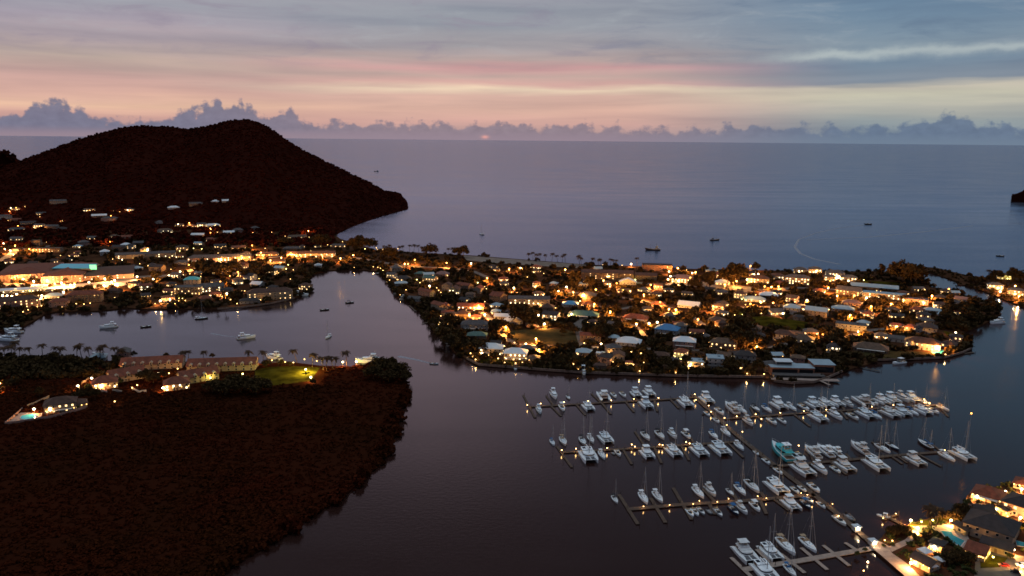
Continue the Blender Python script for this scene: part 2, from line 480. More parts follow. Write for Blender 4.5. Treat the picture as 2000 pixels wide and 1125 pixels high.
GSPIT = [(p.x, p.y) for p in (flat(*q, LAND) for q in SPIT)] + [(-145, 278), (-175, 200), (-200, 60), (-230, -150), (-500, -150), (-900, 300)]
GMAIN = [(p.x, p.y) for p in (flat(*q, LAND) for q in MAIN)]
GEAST = [(p.x, p.y) for p in (flat(*q, LAND) for q in EAST)]
# calm water of the lagoon and marina, its edge under the land
BAY = [(-1500, 690), (-1500, 600), (60, 585), (200, 590), (420, 592), (560, 570), (590, 555), (585, 530), (700, 510), (760, 520), (900, 640), (960, 690), (1200, 705), (1480, 715), (1700, 690), (1850, 670), (1860, 600), (1850, 575), (1800, 555), (1782, 538),
       (1800, 526), (1850, 537), (1900, 548), (2100, 575), (3500, 640)]
plate('lagoon', [flat(*p, .05) for p in BAY] + [Vector((900, 0, .05)), Vector((900, -400, .05)), Vector((-900, -400, .05))], 'bay_water', .05, None)

# hills: a front slope from the plain to the crest that stands against the sky, and a back slope
def interp(tab, x):
    for (x0, y0), (x1, y1) in zip(tab, tab[1:]):
        if x0 <= x <= x1:
            t = (x - x0) / (x1 - x0); return y0 + (y1 - y0) * t
    return tab[0][1] if x < tab[0][0] else tab[-1][1]
def hill(name, crest, dist, foot, back, seed, nx, ny, mats):
    r = np.random.RandomState(seed)
    xs = np.linspace(crest[0][0], crest[-1][0], nx)
    vs, zc = [], []
    ph = r.rand(6) * 6.3
    rows = []
    for i, px in enumerate(xs):
        cy = interp(crest, px)
        d = ray(px, cy); hd = math.hypot(d.x, d.y); D = interp(dist, px)
        C = Vector((d.x / hd * D, d.y / hd * D, HGT + d.z / hd * D)); C.z = max(C.z, .3)
        A = flat(px, interp(foot, px), 0.2)
        if (A.xy.length > C.xy.length - 5): A = Vector((C.x * .998, C.y * .998, .2))
        B = Vector((C.x, C.y, 0)) + Vector((d.x / hd, d.y / hd, 0)) * back
        for j in range(ny):
            t = 2.0 * j / (ny - 1)
            if t <= 1:
                p = A.lerp(C, t); z = C.z * (.45 * t + .55 * t * t * (3 - 2 * t)) if C.z > 3 else C.z * t
                rid = math.sin(px * .021 + ph[0] + t * 2) * .5 + math.sin(px * .047 + ph[1] - t * 3) * .3 + math.sin(px * .11 + ph[2]) * .2
                z += C.z * .09 * rid * math.sin(math.pi * t) ** 1.0
            else:
                p = C.lerp(B, t - 1); z = C.z * (1 - (t - 1)) ** 1.3 - 2 * (t - 1)
            vs.append((p.x, p.y, max(z, .2) if t <= 1 else z))
    fs = [(i * ny + j, (i + 1) * ny + j, (i + 1) * ny + j + 1, i * ny + j + 1) for i in range(nx - 1) for j in range(ny - 1)]
    me = bpy.data.meshes.new(name); me.from_pydata(vs, [], fs); me.materials.append(MAT[mats]); me.update()
    for p in me.polygons: p.use_smooth = True
    o = struct(name, me)
    HILLS.append(BVHTree.FromPolygons([Vector(q) for q in vs], fs))
    return np.array(vs), np.array(fs)
CREST = [(-700, 300), (-300, 326), (-60, 338), (0, 330), (20, 321), (50, 310), (100, 292), (150, 273), (200, 259), (235, 250), (262, 246), (330, 247), (365, 252), (395, 249), (420, 243), (445, 236), (480, 233),
         (505, 238), (525, 249), (545, 263), (580, 287), (630, 313), (680, 337), (730, 361), (765, 384), (785, 400), (797, 408.5)]
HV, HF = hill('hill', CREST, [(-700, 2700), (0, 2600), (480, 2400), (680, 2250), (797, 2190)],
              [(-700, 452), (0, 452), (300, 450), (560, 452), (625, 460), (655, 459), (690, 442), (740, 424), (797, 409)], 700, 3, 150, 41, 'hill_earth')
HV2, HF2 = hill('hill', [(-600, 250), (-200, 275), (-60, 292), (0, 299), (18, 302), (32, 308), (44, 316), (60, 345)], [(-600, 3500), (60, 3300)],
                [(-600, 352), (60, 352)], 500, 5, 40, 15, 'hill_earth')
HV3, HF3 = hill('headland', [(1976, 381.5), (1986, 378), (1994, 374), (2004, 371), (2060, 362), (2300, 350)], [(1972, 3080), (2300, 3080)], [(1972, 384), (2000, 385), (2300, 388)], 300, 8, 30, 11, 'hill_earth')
HILLS.pop(); HILLS.pop()

# ---------------------------------------------------------------- foliage
def leaf_cloud(centres, radii, count, size, seed, squash=.8):
    """leaf quads spread through a set of clumps; returns vertices and quads"""
    r = np.random.RandomState(seed)
    centres = np.asarray(centres, float); radii = np.asarray(radii, float)
    w = radii ** 2; k = r.choice(len(centres), count, p=w / w.sum())
    d = r.normal(size=(count, 3)); d /= np.linalg.norm(d, axis=1)[:, None]
    rad = radii[k] * (.45 + .6 * r.rand(count) ** .6)
    p = centres[k] + d * rad[:, None] * np.array([1, 1, squash])
    nrm = d + r.normal(size=(count, 3)) * .7; nrm /= np.linalg.norm(nrm, axis=1)[:, None]
    a = np.cross(nrm, r.normal(size=(count, 3))); a /= np.linalg.norm(a, axis=1)[:, None]
    c = np.cross(nrm, a)
    s = size * (.6 + .8 * r.rand(count))[:, None]
    v = np.stack([p - a * s - c * s * .55, p + a * s * .2 - c * s * .8, p + a * s + c * s * .5, p - a * s * .3 + c * s * .75], 1).reshape(-1, 3)
    return v, np.arange(count * 4).reshape(-1, 4)
def tree_meshes(kind, var):
    r = random.Random(var * 17 + len(kind) * 31)
    tr = MB()
    if kind == 'round':      H, Rr, th = 9.0, 4.6, 3.2
    elif kind == 'wide':     H, Rr, th = 8.0, 6.6, 3.4
    elif kind == 'tall':     H, Rr, th = 12.5, 3.6, 4.0
    else:                    H, Rr, th = 3.0, 2.4, .6
    cs, rs = [], []
    n = {'round': 15, 'wide': 20, 'tall': 15, 'bush': 9}[kind]
    for i in range(n):
        a = 2.4 * i + r.random(); q = math.sqrt((i + .5) / n)
        x, y = Rr * .8 * q * math.cos(a), Rr * .8 * q * math.sin(a)
        if kind == 'tall': z = th + (H - th) * ((i * .618) % 1); x *= .75; y *= .75
        else: z = th + (H - th) * (.30 + .55 * (1 - q * q)) * (.75 + .4 * r.random())
        cs.append((x, y, z)); rs.append(Rr * (.30 + .17 * r.random()))
    tr.bar((0, 0, -.4), (.15, .1, th), .32 if kind != 'bush' else .12, 0, 6, .2 if kind != 'bush' else .08)
    for i in range(0, n, 3): tr.bar((.15, .1, th * .95), cs[i], .15, 0, 4, .05)
    v, q = leaf_cloud(cs, rs, {'round': 620, 'wide': 760, 'tall': 600, 'bush': 300}[kind], .62 if kind != 'bush' else .38, var + 5)
    return tr.mesh('trunk', 'bark'), np_mesh('crown', v, q, ['leaf'])
def palm_meshes(var):
    r = random.Random(var + 90)
    tr = MB(); H = 7.5 + 1.6 * r.random(); lx, ly = r.uniform(-.9, .9), r.uniform(-.9, .9)
    pts = [(lx * t * t, ly * t * t, -.3 + (H + .3) * t) for t in (0, .33, .66, 1)]
    for p, q, a, c in zip(pts, pts[1:], (.26, .2, .17), (.2, .17, .15)): tr.bar(p, q, a, 0, 6, c)
    fr = MB(); tip = Vector(pts[-1])
    for i in range(17):
        a = i * 2.399 + r.random() * .4; up = r.uniform(.05, 1.15) if i % 3 else r.uniform(-.3, .3); L = r.uniform(2.7, 3.7)
        d = Vector((math.cos(a), math.sin(a), 0)); sd = Vector((-d.y, d.x, 0)); prev = None
        for k in range(6):
            t = k / 5; c = tip + d * (L * (t * .92)) + Vector((0, 0, up * L * t * .75 - (1.05 + .3 * up) * L * t * t * .62))
            wd = .72 * math.sin(math.pi * (.12 + .86 * t)) ** .7
            dr = Vector((0, 0, -.38 * wd))
            row = (c - sd * wd + dr, c, c + sd * wd + dr)
            if prev:
                # leaflets, with gaps between them
                fr.add([prev[0], prev[1], row[1], prev[0].lerp(row[0], .62)], [(0, 1, 2, 3)])
                fr.add([prev[1], prev[2], prev[2].lerp(row[2], .62), row[1]], [(0, 1, 2, 3)])
            prev = row
    return tr.mesh('trunk', 'bark'), fr.mesh('crown', 'leaf_palm')
TREES = {}
def tree(kind, loc, sc, label, var=0, leafmat=None, name=None, cat='tree', group=None, rz=None):
    key = (kind, var)
    if key not in TREES: TREES[key] = palm_meshes(var) if kind == 'palm' else tree_meshes(kind, var)
    t, c = TREES[key]
    name = name or {'palm': 'palm_tree', 'bush': 'garden_bush'}.get(kind, 'broadleaf_tree')
    o = thing(name, loc, rz if rz is not None else rng.random() * 6.3, label, cat, group, sc)
    if kind == 'palm': o.rotation_euler = (rng.uniform(-.14, .14), rng.uniform(-.14, .14), o.rotation_euler[2])
    obj('trunk', t, o); obj('crown', c, o, {0: leafmat} if leafmat else None)
    return o
def stuff_canopy(name, pts, sizes, mats, leaves, leaf, seed, label=None, zs=1.0):
    """one mass of shrubs or far trees"""
    r = np.random.RandomState(seed)
    pts = np.asarray(pts, float); sizes = np.asarray(sizes, float); m = len(pts)
    bases = []
    for k in range(4):
        cs = [(0, 0, .55), (.45, .1, .4), (-.3, .4, .42), (-.2, -.45, .38), (.25, -.35, .5)]
        v, q = leaf_cloud(cs, [.5, .42, .45, .4, .4], leaves, leaf, seed + k); bases.append(v)
    allv = np.empty((m, len(bases[0]), 3))
    for i in range(m):
        a = r.rand() * 6.3; cs, sn = math.cos(a), math.sin(a); v = bases[i % 4]
        s = sizes[i]
        allv[i, :, 0] = (v[:, 0] * cs - v[:, 1] * sn) * s + pts[i, 0]
        allv[i, :, 1] = (v[:, 0] * sn + v[:, 1] * cs) * s + pts[i, 1]
        allv[i, :, 2] = v[:, 2] * s * zs * (.8 + .5 * r.rand()) + pts[i, 2]
    V = allv.reshape(-1, 3); Q = np.arange(len(V)).reshape(-1, 4)
    return tag(obj(name, np_mesh(name, V, Q, [mats])), label, None, None, 'stuff')
# the forest on the hills
def hill_points(V, Fq, count, seed, nearbias=False):
    r = np.random.RandomState(seed)
    a, b_, c, d = (V[Fq[:, i]] for i in range(4))
    area = np.linalg.norm(np.cross(c - a, d - b_), axis=1) + 1e-6
    k = r.choice(len(Fq), count, p=area / area.sum())
    s, t = r.rand(count)[:, None], r.rand(count)[:, None]
    return (a[k] * (1 - s) * (1 - t) + b_[k] * s * (1 - t) + c[k] * s * t + d[k] * (1 - s) * t), k
# ---------------------------------------------------------------- boats: bow along +Y, waterline at z = 0
def hull_rings(sec, ox=0.0):
    out = []
    for y, w, zd, zk in sec:
        out.append([(ox - w, y, zd), (ox - w * .94, y, zd * .4), (ox - w * .6, y, zk), (ox + w * .6, y, zk), (ox + w * .94, y, zd * .4), (ox + w, y, zd)])
    return out
def deck_in(mb, sec, ox, inset, dz, mi=0):
    top = [(ox + max(w - inset, .02), y) for y, w, zd, zk in sec]; lo = [(ox - max(w - inset, .02), y) for y, w, zd, zk in sec]
    for i in range(len(sec) - 1):
        za, zb = sec[i][2] + dz, sec[i + 1][2] + dz
        mb.add([(*lo[i], za), (*top[i], za), (*top[i + 1], zb), (*lo[i + 1], zb)], [(0, 1, 2, 3)], mi)
def arc_plan(w, y0, y1, n=7, p=.7):
    """plan of a cabin: square aft at y0, rounded forward to y1"""
    pts = [(-w, y0), (w, y0)]
    for i in range(n + 1):
        a = math.pi * i / n; ca, sa = math.cos(a), math.sin(a)
        pts.append((w * math.copysign(abs(ca) ** p, ca), y0 + (y1 - y0) * (.55 + .45 * sa)))
    return pts
def scaled(pl, s, cy): return [(x * s, cy + (y - cy) * s) for x, y in pl]
CATSEC = [(-7, .78, .55, -.2), (-6.2, .85, .75, -.4), (-5.2, .92, 1.35, -.4), (0, .95, 1.5, -.45), (4, .72, 1.65, -.45), (6.3, .28, 1.75, -.3), (6.95, .06, 1.8, .1)]
def cat_parts(power):
    P = []
    for ox in (-2.85, 2.85):
        h = MB(); h.loft(hull_rings(CATSEC, ox)); P.append(('hull', h.mesh('hull', 'gelcoat_white')))
    d = MB()
    d.box((0, -1.6, 1.22), (4.4, 7.4, .55)); d.box((0, 6.05, 1.62), (5.5, .22, .2)); d.box((0, 4.3, 1.62), (.5, 3.4, .1))
    for ox in (-2.85, 2.85): deck_in(d, CATSEC[2:], ox, .1, .012)
    P.append(('deck', d.mesh('deck', 'deck_paint')))
    for x in (-1.15, 1.15):
        t = MB(); t.box((x, 4.05, 1.52), (1.8, 3.75, .05)); P.append(('trampoline', t.mesh('trampoline', 'netting')))
    pl = arc_plan(2.75, -2.2, 2.9)
    c = MB(); c.prism(pl, 1.5, 2.0, 0, scaled(pl, .97, .2)); c.prism(scaled(pl, .93, .2), 2.52, 2.86, 0, scaled(pl, .82, .2))
    P.append(('cabin', c.mesh('cabin', 'gelcoat_white')))
    g = MB(); g.prism(scaled(pl, .965, .2), 2.0, 2.52, 0, scaled(pl, .925, .2))
    P.append(('cabin_window', g.mesh('cabin_window', 'tinted_glass')))
    ck = MB(); ck.box((0, -3.9, 1.53), (4.2, 2.9, .06)); ck.box((-1.5, -4.9, 1.75), (1.0, .7, .4), 0); ck.box((.9, -4.9, 1.75), (2.0, .7, .4))
    P.append(('cockpit', ck.mesh('cockpit', 'teak')))
    top = MB()
    if power:
        top.box((0, -2.0, 3.0), (4.7, 5.4, .18)); top.box((0, -2.2, 3.42), (4.2, 3.4, .7), top=.93); top.box((0, -4.6, 3.2), (4.4, .16, .3))
        P.append(('flybridge', top.mesh('flybridge', 'gelcoat_white')))
        for c_, d_ in (((-.9, -2.2, 3.9), (1.4, .8, .25)), ((.9, -2.9, 3.9), (1.8, .7, .25))):
            s = MB(); s.box(c_, d_); P.append(('flybridge_seat', s.mesh('flybridge_seat', 'canvas_tan')))
        r = MB(); r.box((0, -2.6, 5.3), (4.0, 3.6, .14))
        for x in (-1.8, 1.8):
            for y in (-4.1, -1.1): r.bar((x, y, 3.7), (x, y, 5.3), .06)
        P.append(('hardtop', r.mesh('hardtop', 'gelcoat_white')))
        for x in (-1.8, 1.8):
            q = MB(); q.bar((x, -4.5, 1.5), (x, -4.5, 3.0), .07); P.append(('post', q.mesh('post', 'aluminium')))
    else:
        top.box((0, -3.4, 3.15), (5.0, 4.0, .16))
        for x in (-2.3, 2.3):
            for y in (-5.2, -2.4): top.bar((x, y, 1.5), (x, y, 3.1), .06)
        P.append(('hardtop', top.mesh('hardtop', 'gelcoat_white')))
        for x in (-1.2, 1.2):
            sp_ = MB(); sp_.box((x, -3.9, 3.25), (1.5, 1.9, .03)); P.append(('solar_panel', sp_.mesh('solar_panel', 'solar_panel')))
        m = MB(); m.bar((0, 1.5, 2.7), (0, 1.3, 21), .17, 0, 6, .11); m.bar((-1.3, 1.4, 12), (1.3, 1.4, 12), .05)
        for q in ((-2.9, .3, 1.5), (2.9, .3, 1.5), (0, 6.05, 1.7)): m.bar(q, (0, 1.35, 19.5), .022, 0, 3)
        P.append(('mast', m.mesh('mast', 'aluminium')))
        bm = MB(); bm.bar((0, 1.4, 4.3), (0, -4.8, 4.1), .12); bm.bar((0, 1.3, 4.62), (0, -4.6, 4.4), .34, 0, 6, .22)
        P.append(('boom_cover', bm.mesh('boom_cover', 'canvas_white')))
    return P
SLSEC = [(-5.8, 1.15, 1.0, .15), (-4.5, 1.55, 1.0, -.25), (-1.5, 1.88, 1.05, -.5), (1.5, 1.72, 1.15, -.5), (4, 1.0, 1.3, -.4), (5.6, .32, 1.42, -.1), (6.15, .05, 1.47, .5)]
def sloop_parts(two=False):
    P = []
    h = MB(); h.loft(hull_rings(SLSEC)); P.append(('hull', h.mesh('hull', 'gelcoat_white')))
    d = MB(); deck_in(d, SLSEC, 0, .12, .012); P.append(('deck', d.mesh('deck', 'deck_paint')))
    c = MB(); pl = arc_plan(1.1, -1.6, 3.0); c.prism(pl, 1.08, 1.62, 0, scaled(pl, .82, .5)); P.append(('coachroof', c.mesh('coachroof', 'gelcoat_white')))
    for x in (-1, 1):
        w = MB(); w.box((x * 1.0, .1, 1.36), (.14, 2.9, .2)); P.append(('cabin_window', w.mesh('cabin_window', 'tinted_glass')))
    ck = MB(); ck.box((0, -3.4, 1.06), (1.7, 3.2, .06)); ck.bar((0, -4.4, 1.1), (0, -4.4, 1.9), .05); ck.bar((-.5, -4.45, 1.8), (.5, -4.45, 1.8), .05)
    P.append(('cockpit', ck.mesh('cockpit', 'teak')))
    dg = MB(); dg.prism([(-1.05, -2.1), (1.05, -2.1), (.95, -1.0), (-.95, -1.0)], 1.55, 2.2, 0, [(-.95, -2.1), (.95, -2.1), (.8, -1.5), (-.8, -1.5)])
    dg.box((0, -4.1, 2.75), (2.3, 1.9, .08))
    for x in (-1.1, 1.1): dg.bar((x, -4.1, 1.1), (x, -4.1, 2.75), .035)
    P.append(('bimini', dg.mesh('bimini', 'canvas_white')))
    m = MB()
    for y, H in (((1.1, 17.5),) if not two else ((1.9, 15.5), (-3.9, 10.5))):
        m.bar((0, y, 1.3), (0, y - .15, H), .13, 0, 6, .08); m.bar((-1.0, y, H * .55), (1.0, y, H * .55), .04); m.bar((-.7, y, H * .78), (.7, y, H * .78), .03)
        for q in ((-1.6, y - .3, 1.1), (1.6, y - .3, 1.1)): m.bar(q, (0, y - .1, H * .96), .018, 0, 3)
    m.bar((0, 5.9, 1.4), (0, 1.0, 16.5 if not two else 14.8), .05, 0, 4); m.bar((0, -5.6, 1.1), (0, .9, 17 if not two else 10), .018, 0, 3)
    P.append(('mast', m.mesh('mast', 'aluminium')))
    bm = MB(); bm.bar((0, 1.0, 2.75), (0, -3.4, 2.7), .1); bm.bar((0, .9, 3.0), (0, -3.3, 2.9), .26, 0, 6, .16)
    P.append(('boom_cover', bm.mesh('boom_cover', 'canvas_white')))
    return P
MYSEC = [(-7.4, 2.0, 1.3, .1), (-5, 2.2, 1.45, -.4), (0, 2.3, 1.75, -.5), (3.5, 1.75, 2.15, -.5), (6.2, .75, 2.45, -.2), (7.6, .06, 2.6, 1.0)]
def yacht_parts():
    P = []
    h = MB(); h.loft(hull_rings(MYSEC)); P.append(('hull', h.mesh('hull', 'gelcoat_white')))
    d = MB(); deck_in(d, MYSEC, 0, .16, .012); P.append(('deck', d.mesh('deck', 'deck_paint')))
    pl = arc_plan(1.78, -4.3, 3.9)
    c = MB(); c.prism(pl, 1.6, 2.35, 0, scaled(pl, .96, -.5)); c.prism(scaled(pl, .92, -.5), 2.95, 3.3, 0, scaled(pl, .86, -.6))
    P.append(('cabin', c.mesh('cabin', 'gelcoat_white')))
    g = MB(); g.prism(scaled(pl, .955, -.5), 2.35, 2.95, 0, scaled(pl, .89, -.5)); P.append(('cabin_window', g.mesh('cabin_window', 'tinted_glass')))
    f = MB(); f.box((0, -2.8, 3.6), (2.9, 4.6, .55), top=.94); f.box((0, -5.3, 3.3), (3.2, 2.2, .12)); P.append(('flybridge', f.mesh('flybridge', 'gelcoat_white')))
    for c_, d_ in (((0, -3.9, 3.98), (2.2, .7, .26)), ((0, -2.0, 4.0), (1.6, .7, .35))):
        s = MB(); s.box(c_, d_); P.append(('flybridge_seat', s.mesh('flybridge_seat', 'canvas_tan')))
    r = MB(); r.box((0, -3.2, 5.5), (2.7, 2.9, .12))
    for x in (-1.2, 1.2):
        r.bar((x, -4.4, 3.7), (x * .95, -4.0, 5.5), .08); r.bar((x, -1.9, 3.7), (x * .95, -2.3, 5.5), .05)
    P.append(('hardtop', r.mesh('hardtop', 'gelcoat_white')))
    q = MB(); q.bar((0, -3.8, 5.5), (0, -4.1, 7.2), .05); P.append(('antenna', q.mesh('antenna', 'aluminium')))
    q = MB(); q.ball((0, -3.0, 5.8), .32); P.append(('radar_dome', q.mesh('radar_dome', 'gelcoat_white')))
    t = MB(); t.box((0, -6.0, 1.5), (3.4, 2.3, .06)); t.box((0, -7.75, .5), (3.4, .7, .12)); P.append(('aft_deck', t.mesh('aft_deck', 'teak')))
    rl = MB(); pr = None
    for sx in (-1, 1):
        pr = None
        for y, w_, zd, _ in MYSEC[2:]:
            q = (sx * max(w_ - .12, .03), y, zd + .75); rl.bar((q[0], y, zd), q, .025, 0, 3)
            if pr: rl.bar(pr, q, .03, 0, 3)
            pr = q
    P.append(('bow_rail', rl.mesh('bow_rail', 'aluminium')))
    return P
SPSEC = [(-3.4, 1.1, .75, 0), (-1, 1.22, .8, -.25), (1.5, 1.0, .92, -.25), (3, .45, 1.05, -.05), (3.7, .04, 1.1, .4)]
def launch_parts(top):
    P = []
    h = MB(); h.loft(hull_rings(SPSEC)); P.append(('hull', h.mesh('hull', 'gelcoat_white')))
    d = MB(); deck_in(d, SPSEC[2:], 0, .1, .012); d.box((0, -1.1, .82), (1.7, 3.4, .05)); P.append(('deck', d.mesh('deck', 'deck_paint')))
    w = MB(); w.prism([(-.85, .3), (.85, .3), (.5, 1.2), (-.5, 1.2)], .9, 1.35, 0, [(-.75, .3), (.75, .3), (.4, .8), (-.4, .8)]); P.append(('windscreen', w.mesh('windscreen', 'tinted_glass')))
    for c_, d_ in (((-.45, -.6, 1.05), (.55, .55, .5)), ((.45, -.6, 1.05), (.55, .55, .5)), ((0, -2.6, 1.0), (1.6, .6, .4))):
        s = MB(); s.box(c_, d_); P.append(('seat', s.mesh('seat', 'canvas_tan')))
    e = MB(); e.box((0, -3.6, .95), (.5, .5, .65), top=.8); e.box((0, -3.65, .4), (.2, .25, .8)); P.append(('outboard_motor', e.mesh('outboard_motor', 'black_paint')))
    if top:
        t = MB(); t.box((0, -.8, 2.55), (1.9, 2.3, .1))
        for x in (-.8, .8):
            for y in (-1.7, .1): t.bar((x, y, .85), (x, y, 2.55), .04)
        P.append(('canopy', t.mesh('canopy', 'canvas_white')))
    return P
def dinghy_parts():
    P = []
    t = MB(); pts = [(-.65, -1.6, .3), (-.7, -.3, .3), (-.6, .8, .33), (-.25, 1.55, .42), (.25, 1.55, .42), (.6, .8, .33), (.7, -.3, .3), (.65, -1.6, .3)]
    for a, c in zip(pts, pts[1:]): t.bar(a, c, .24, 0, 7)
    P.append(('tube', t.mesh('tube', 'rubber')))
    f = MB(); f.box((0, -.3, .2), (1.0, 2.6, .08)); f.box((0, -.2, .42), (1.1, .3, .06)); P.append(('floor_board', f.mesh('floor_board', 'gelcoat_grey')))
    e = MB(); e.box((0, -1.8, .75), (.35, .35, .45), top=.8); e.box((0, -1.8, .3), (.14, .18, .7)); P.append(('outboard_motor', e.mesh('outboard_motor', 'black_paint')))
    return P
SHSEC = [(-11, 2.6, 2.0, .2), (-8, 3.2, 1.8, -.5), (0, 3.4, 1.7, -.5), (6, 2.8, 2.3, -.5), (9.5, 1.2, 3.2, -.2), (11.2, .1, 3.7, 1.2)]
def ship_parts():
    P = []
    h = MB(); h.loft(hull_rings(SHSEC)); P.append(('hull', h.mesh('hull', 'gelcoat_dark')))
    d = MB(); deck_in(d, SHSEC, 0, .2, .012); P.append(('deck', d.mesh('deck', 'teak')))
    c = MB(); c.box((0, -5.5, 3.0), (4.2, 5, 2.6), top=.95); c.box((0, -5.2, 5.3), (3.2, 3, 2.0), top=.92); P.append(('wheelhouse', c.mesh('wheelhouse', 'gelcoat_grey')))
    g = MB(); g.box((0, -5.2, 5.5), (3.3, 3.1, .7), top=.97); P.append(('cabin_window', g.mesh('cabin_window', 'tinted_glass')))
    m = MB(); m.bar((0, -5, 6.2), (0, -5, 11), .12); m.bar((0, 4, 1.9), (0, 3.8, 9), .14); m.bar((0, 4, 3), (0, -2.5, 6.5), .09); P.append(('mast', m.mesh('mast', 'gelcoat_dark')))
    return P
BOATS = {'sailcat': (lambda: cat_parts(False), 14.0), 'powercat': (lambda: cat_parts(True), 14.0), 'sloop': (lambda: sloop_parts(), 12.0), 'ketch': (lambda: sloop_parts(True), 12.0),
         'yacht': (yacht_parts, 15.0), 'launch': (lambda: launch_parts(False), 7.2), 'canopyboat': (lambda: launch_parts(True), 7.2), 'dinghy': (dinghy_parts, 3.6), 'ship': (ship_parts, 22.0)}
BNAME = {'sailcat': ('sailing_catamaran', 'catamaran'), 'powercat': ('power_catamaran', 'catamaran'), 'sloop': ('sailing_yacht', 'sailboat'), 'ketch': ('two_masted_yacht', 'sailboat'),
         'yacht': ('motor_yacht', 'motor yacht'), 'launch': ('small_motorboat', 'motorboat'), 'canopyboat': ('canopy_motorboat', 'motorboat'), 'dinghy': ('rubber_dinghy', 'dinghy'), 'ship': ('work_boat', 'ship')}
def boat(kind, px, py, yaw, length, label, group=None, paint=None, cover=None):
    fn, L0 = BOATS[kind]
    parts = cached('boat' + kind, fn)
    p = flat(px, py, 0.6); p.z = 0.0
    s = length / L0 * 1.1
    nm, cat = BNAME[kind]
    o = thing(nm, p, yaw, label, cat, group, s)
    shade = rng.choice((None, None, 'gelcoat_pearl', 'gelcoat_cool')) if kind not in ('ship', 'dinghy') else None
    for pn, me in parts:
        ov = None
        if shade and pn in ('hull', 'cabin', 'flybridge', 'hardtop', 'coachroof', 'radar_dome'): ov = {0: shade}
        if paint and pn in ('hull',): ov = {0: paint}
        if paint == 'gelcoat_teal' and pn in ('cabin', 'flybridge'): ov = {0: paint}
        if cover and pn in ('boom_cover', 'bimini', 'canopy'): ov = {0: cover}
        obj(pn, me, o, ov)
    return o

# ---------------------------------------------------------------- the marina
def deck_run(mb, pts, width, z, thick, mi=0):
    for a, c in zip(pts, pts[1:]):
        d = (c - a); L = d.length; m = (a + c) / 2
        mb.box((m.x, m.y, z), (L, width, thick), mi, math.atan2(d.y, d.x))
PIERS = {}
def pier(key, run, width, fingers, label, group='floating marina piers', mats='dock_plank', fw=1.5):
    pts = [flat(*q, .7) for q in run]
    o = thing('pier', pts[0].xy.to_3d(), 0, label, 'pier', group)
    off = -Vector((pts[0].x, pts[0].y, 0))
    m = MB(); deck_run(m, [p + off for p in pts], width, .55, .3); obj('deck', m.mesh('deck', mats), o)
    pl = MB()
    for (a, c) in fingers:
        A, C = flat(*a, .7), flat(*c, .7); f = MB(); deck_run(f, [A + off, C + off], fw, .48, .24)
        obj('finger', f.mesh('finger', mats), o)
        for q in (A, C): pl.bar((q.x + off.x + .9, q.y + off.y, -1), (q.x + off.x + .9, q.y + off.y, 2.3), .16, 0, 6)
    for a, c in zip(pts, pts[1:]):
        n = max(2, int((c - a).length / 14))
        for i in range(n + 1):
            q = a.lerp(c, i / n) + off; pl.bar((q.x, q.y + width / 2 + .2, -1), (q.x, q.y + width / 2 + .2, 2.4), .17, 0, 6)
    obj('mooring_pile', pl.mesh('mooring_pile', 'pile_timber'), o)['kind'] = 'stuff'
    PIERS[key] = pts
    return o
pier('spine', [(1352, 770), (1400, 814), (1440, 850), (1520, 914), (1590, 966), (1650, 1014), (1702, 1060)], 3.4, [((1380, 805), (1372, 809)), ((1620, 985), (1608, 990))], 'main marina walkway running down to the paved plaza, piers branching off both sides')
pier('far left', [(1037, 794), (1180, 786), (1310, 779), (1356, 776)], 2.6, [((1022, 771), (1045, 815)), ((1075, 791), (1096, 812)), ((1125, 789), (1143, 810)), ((1175, 786), (1193, 808)), ((1222, 784), (1238, 804)),
     ((1310, 780), (1326, 797)), ((1067, 772), (1080, 790)), ((1155, 768), (1174, 786)), ((1232, 769), (1248, 783)), ((1278, 782), (1284, 803))], 'farthest pier on the channel side, first boat finger standing off its lit left end')
pier('far right', [(1408, 818), (1560, 807), (1700, 798), (1838, 790)], 2.6, [((1550, 808), (1582, 832)), ((1642, 802), (1655, 818)), ((1752, 795), (1768, 811)), ((1832, 790), (1852, 813)), ((1480, 812), (1488, 822)), ((1465, 795), (1474, 812)), ((1640, 786), (1650, 801)), ((1722, 782), (1732, 796))],
     'farthest right pier packed with white catamarans, bright lights at its open end')
pier('second left', [(1095, 883), (1260, 874), (1440, 862)], 2.8, [((1087, 870), (1117, 912)), ((1217, 877), (1234, 906)), ((1278, 873), (1292, 904)), ((1331, 870), (1346, 898)), ((1422, 864), (1452, 893)), ((1240, 842), (1260, 872)), ((1345, 848), (1358, 868))],
     'second left pier with a broad empty finger at its left end')
pier('second right', [(1505, 911), (1640, 899), (1760, 888), (1838, 882)], 2.8, [((1620, 900), (1653, 926)), ((1700, 894), (1718, 908)), ((1741, 890), (1762, 905)), ((1752, 889), (1772, 903)), ((1793, 886), (1838, 910)), ((1703, 862), (1727, 880)), ((1582, 884), (1590, 903)), ((1652, 885), (1662, 897)), ((1822, 868), (1838, 881))],
     'unlit second right pier where the large turquoise yacht lies at the inner end')
pier('third', [(1226, 994), (1330, 985), (1450, 978), (1592, 966)], 3.2, [((1209, 965), (1246, 1023)), ((1271, 972), (1300, 1020)), ((1315, 952), (1351, 1014)), ((1374, 955), (1398, 981)), ((1486, 960), (1494, 973)), ((1485, 977), (1497, 1003)), ((1512, 974), (1541, 996)), ((1428, 956), (1441, 978)), ((1385, 983), (1397, 1004))],
     'third pier on the left, lamps spaced along its pale planks', fw=1.9)
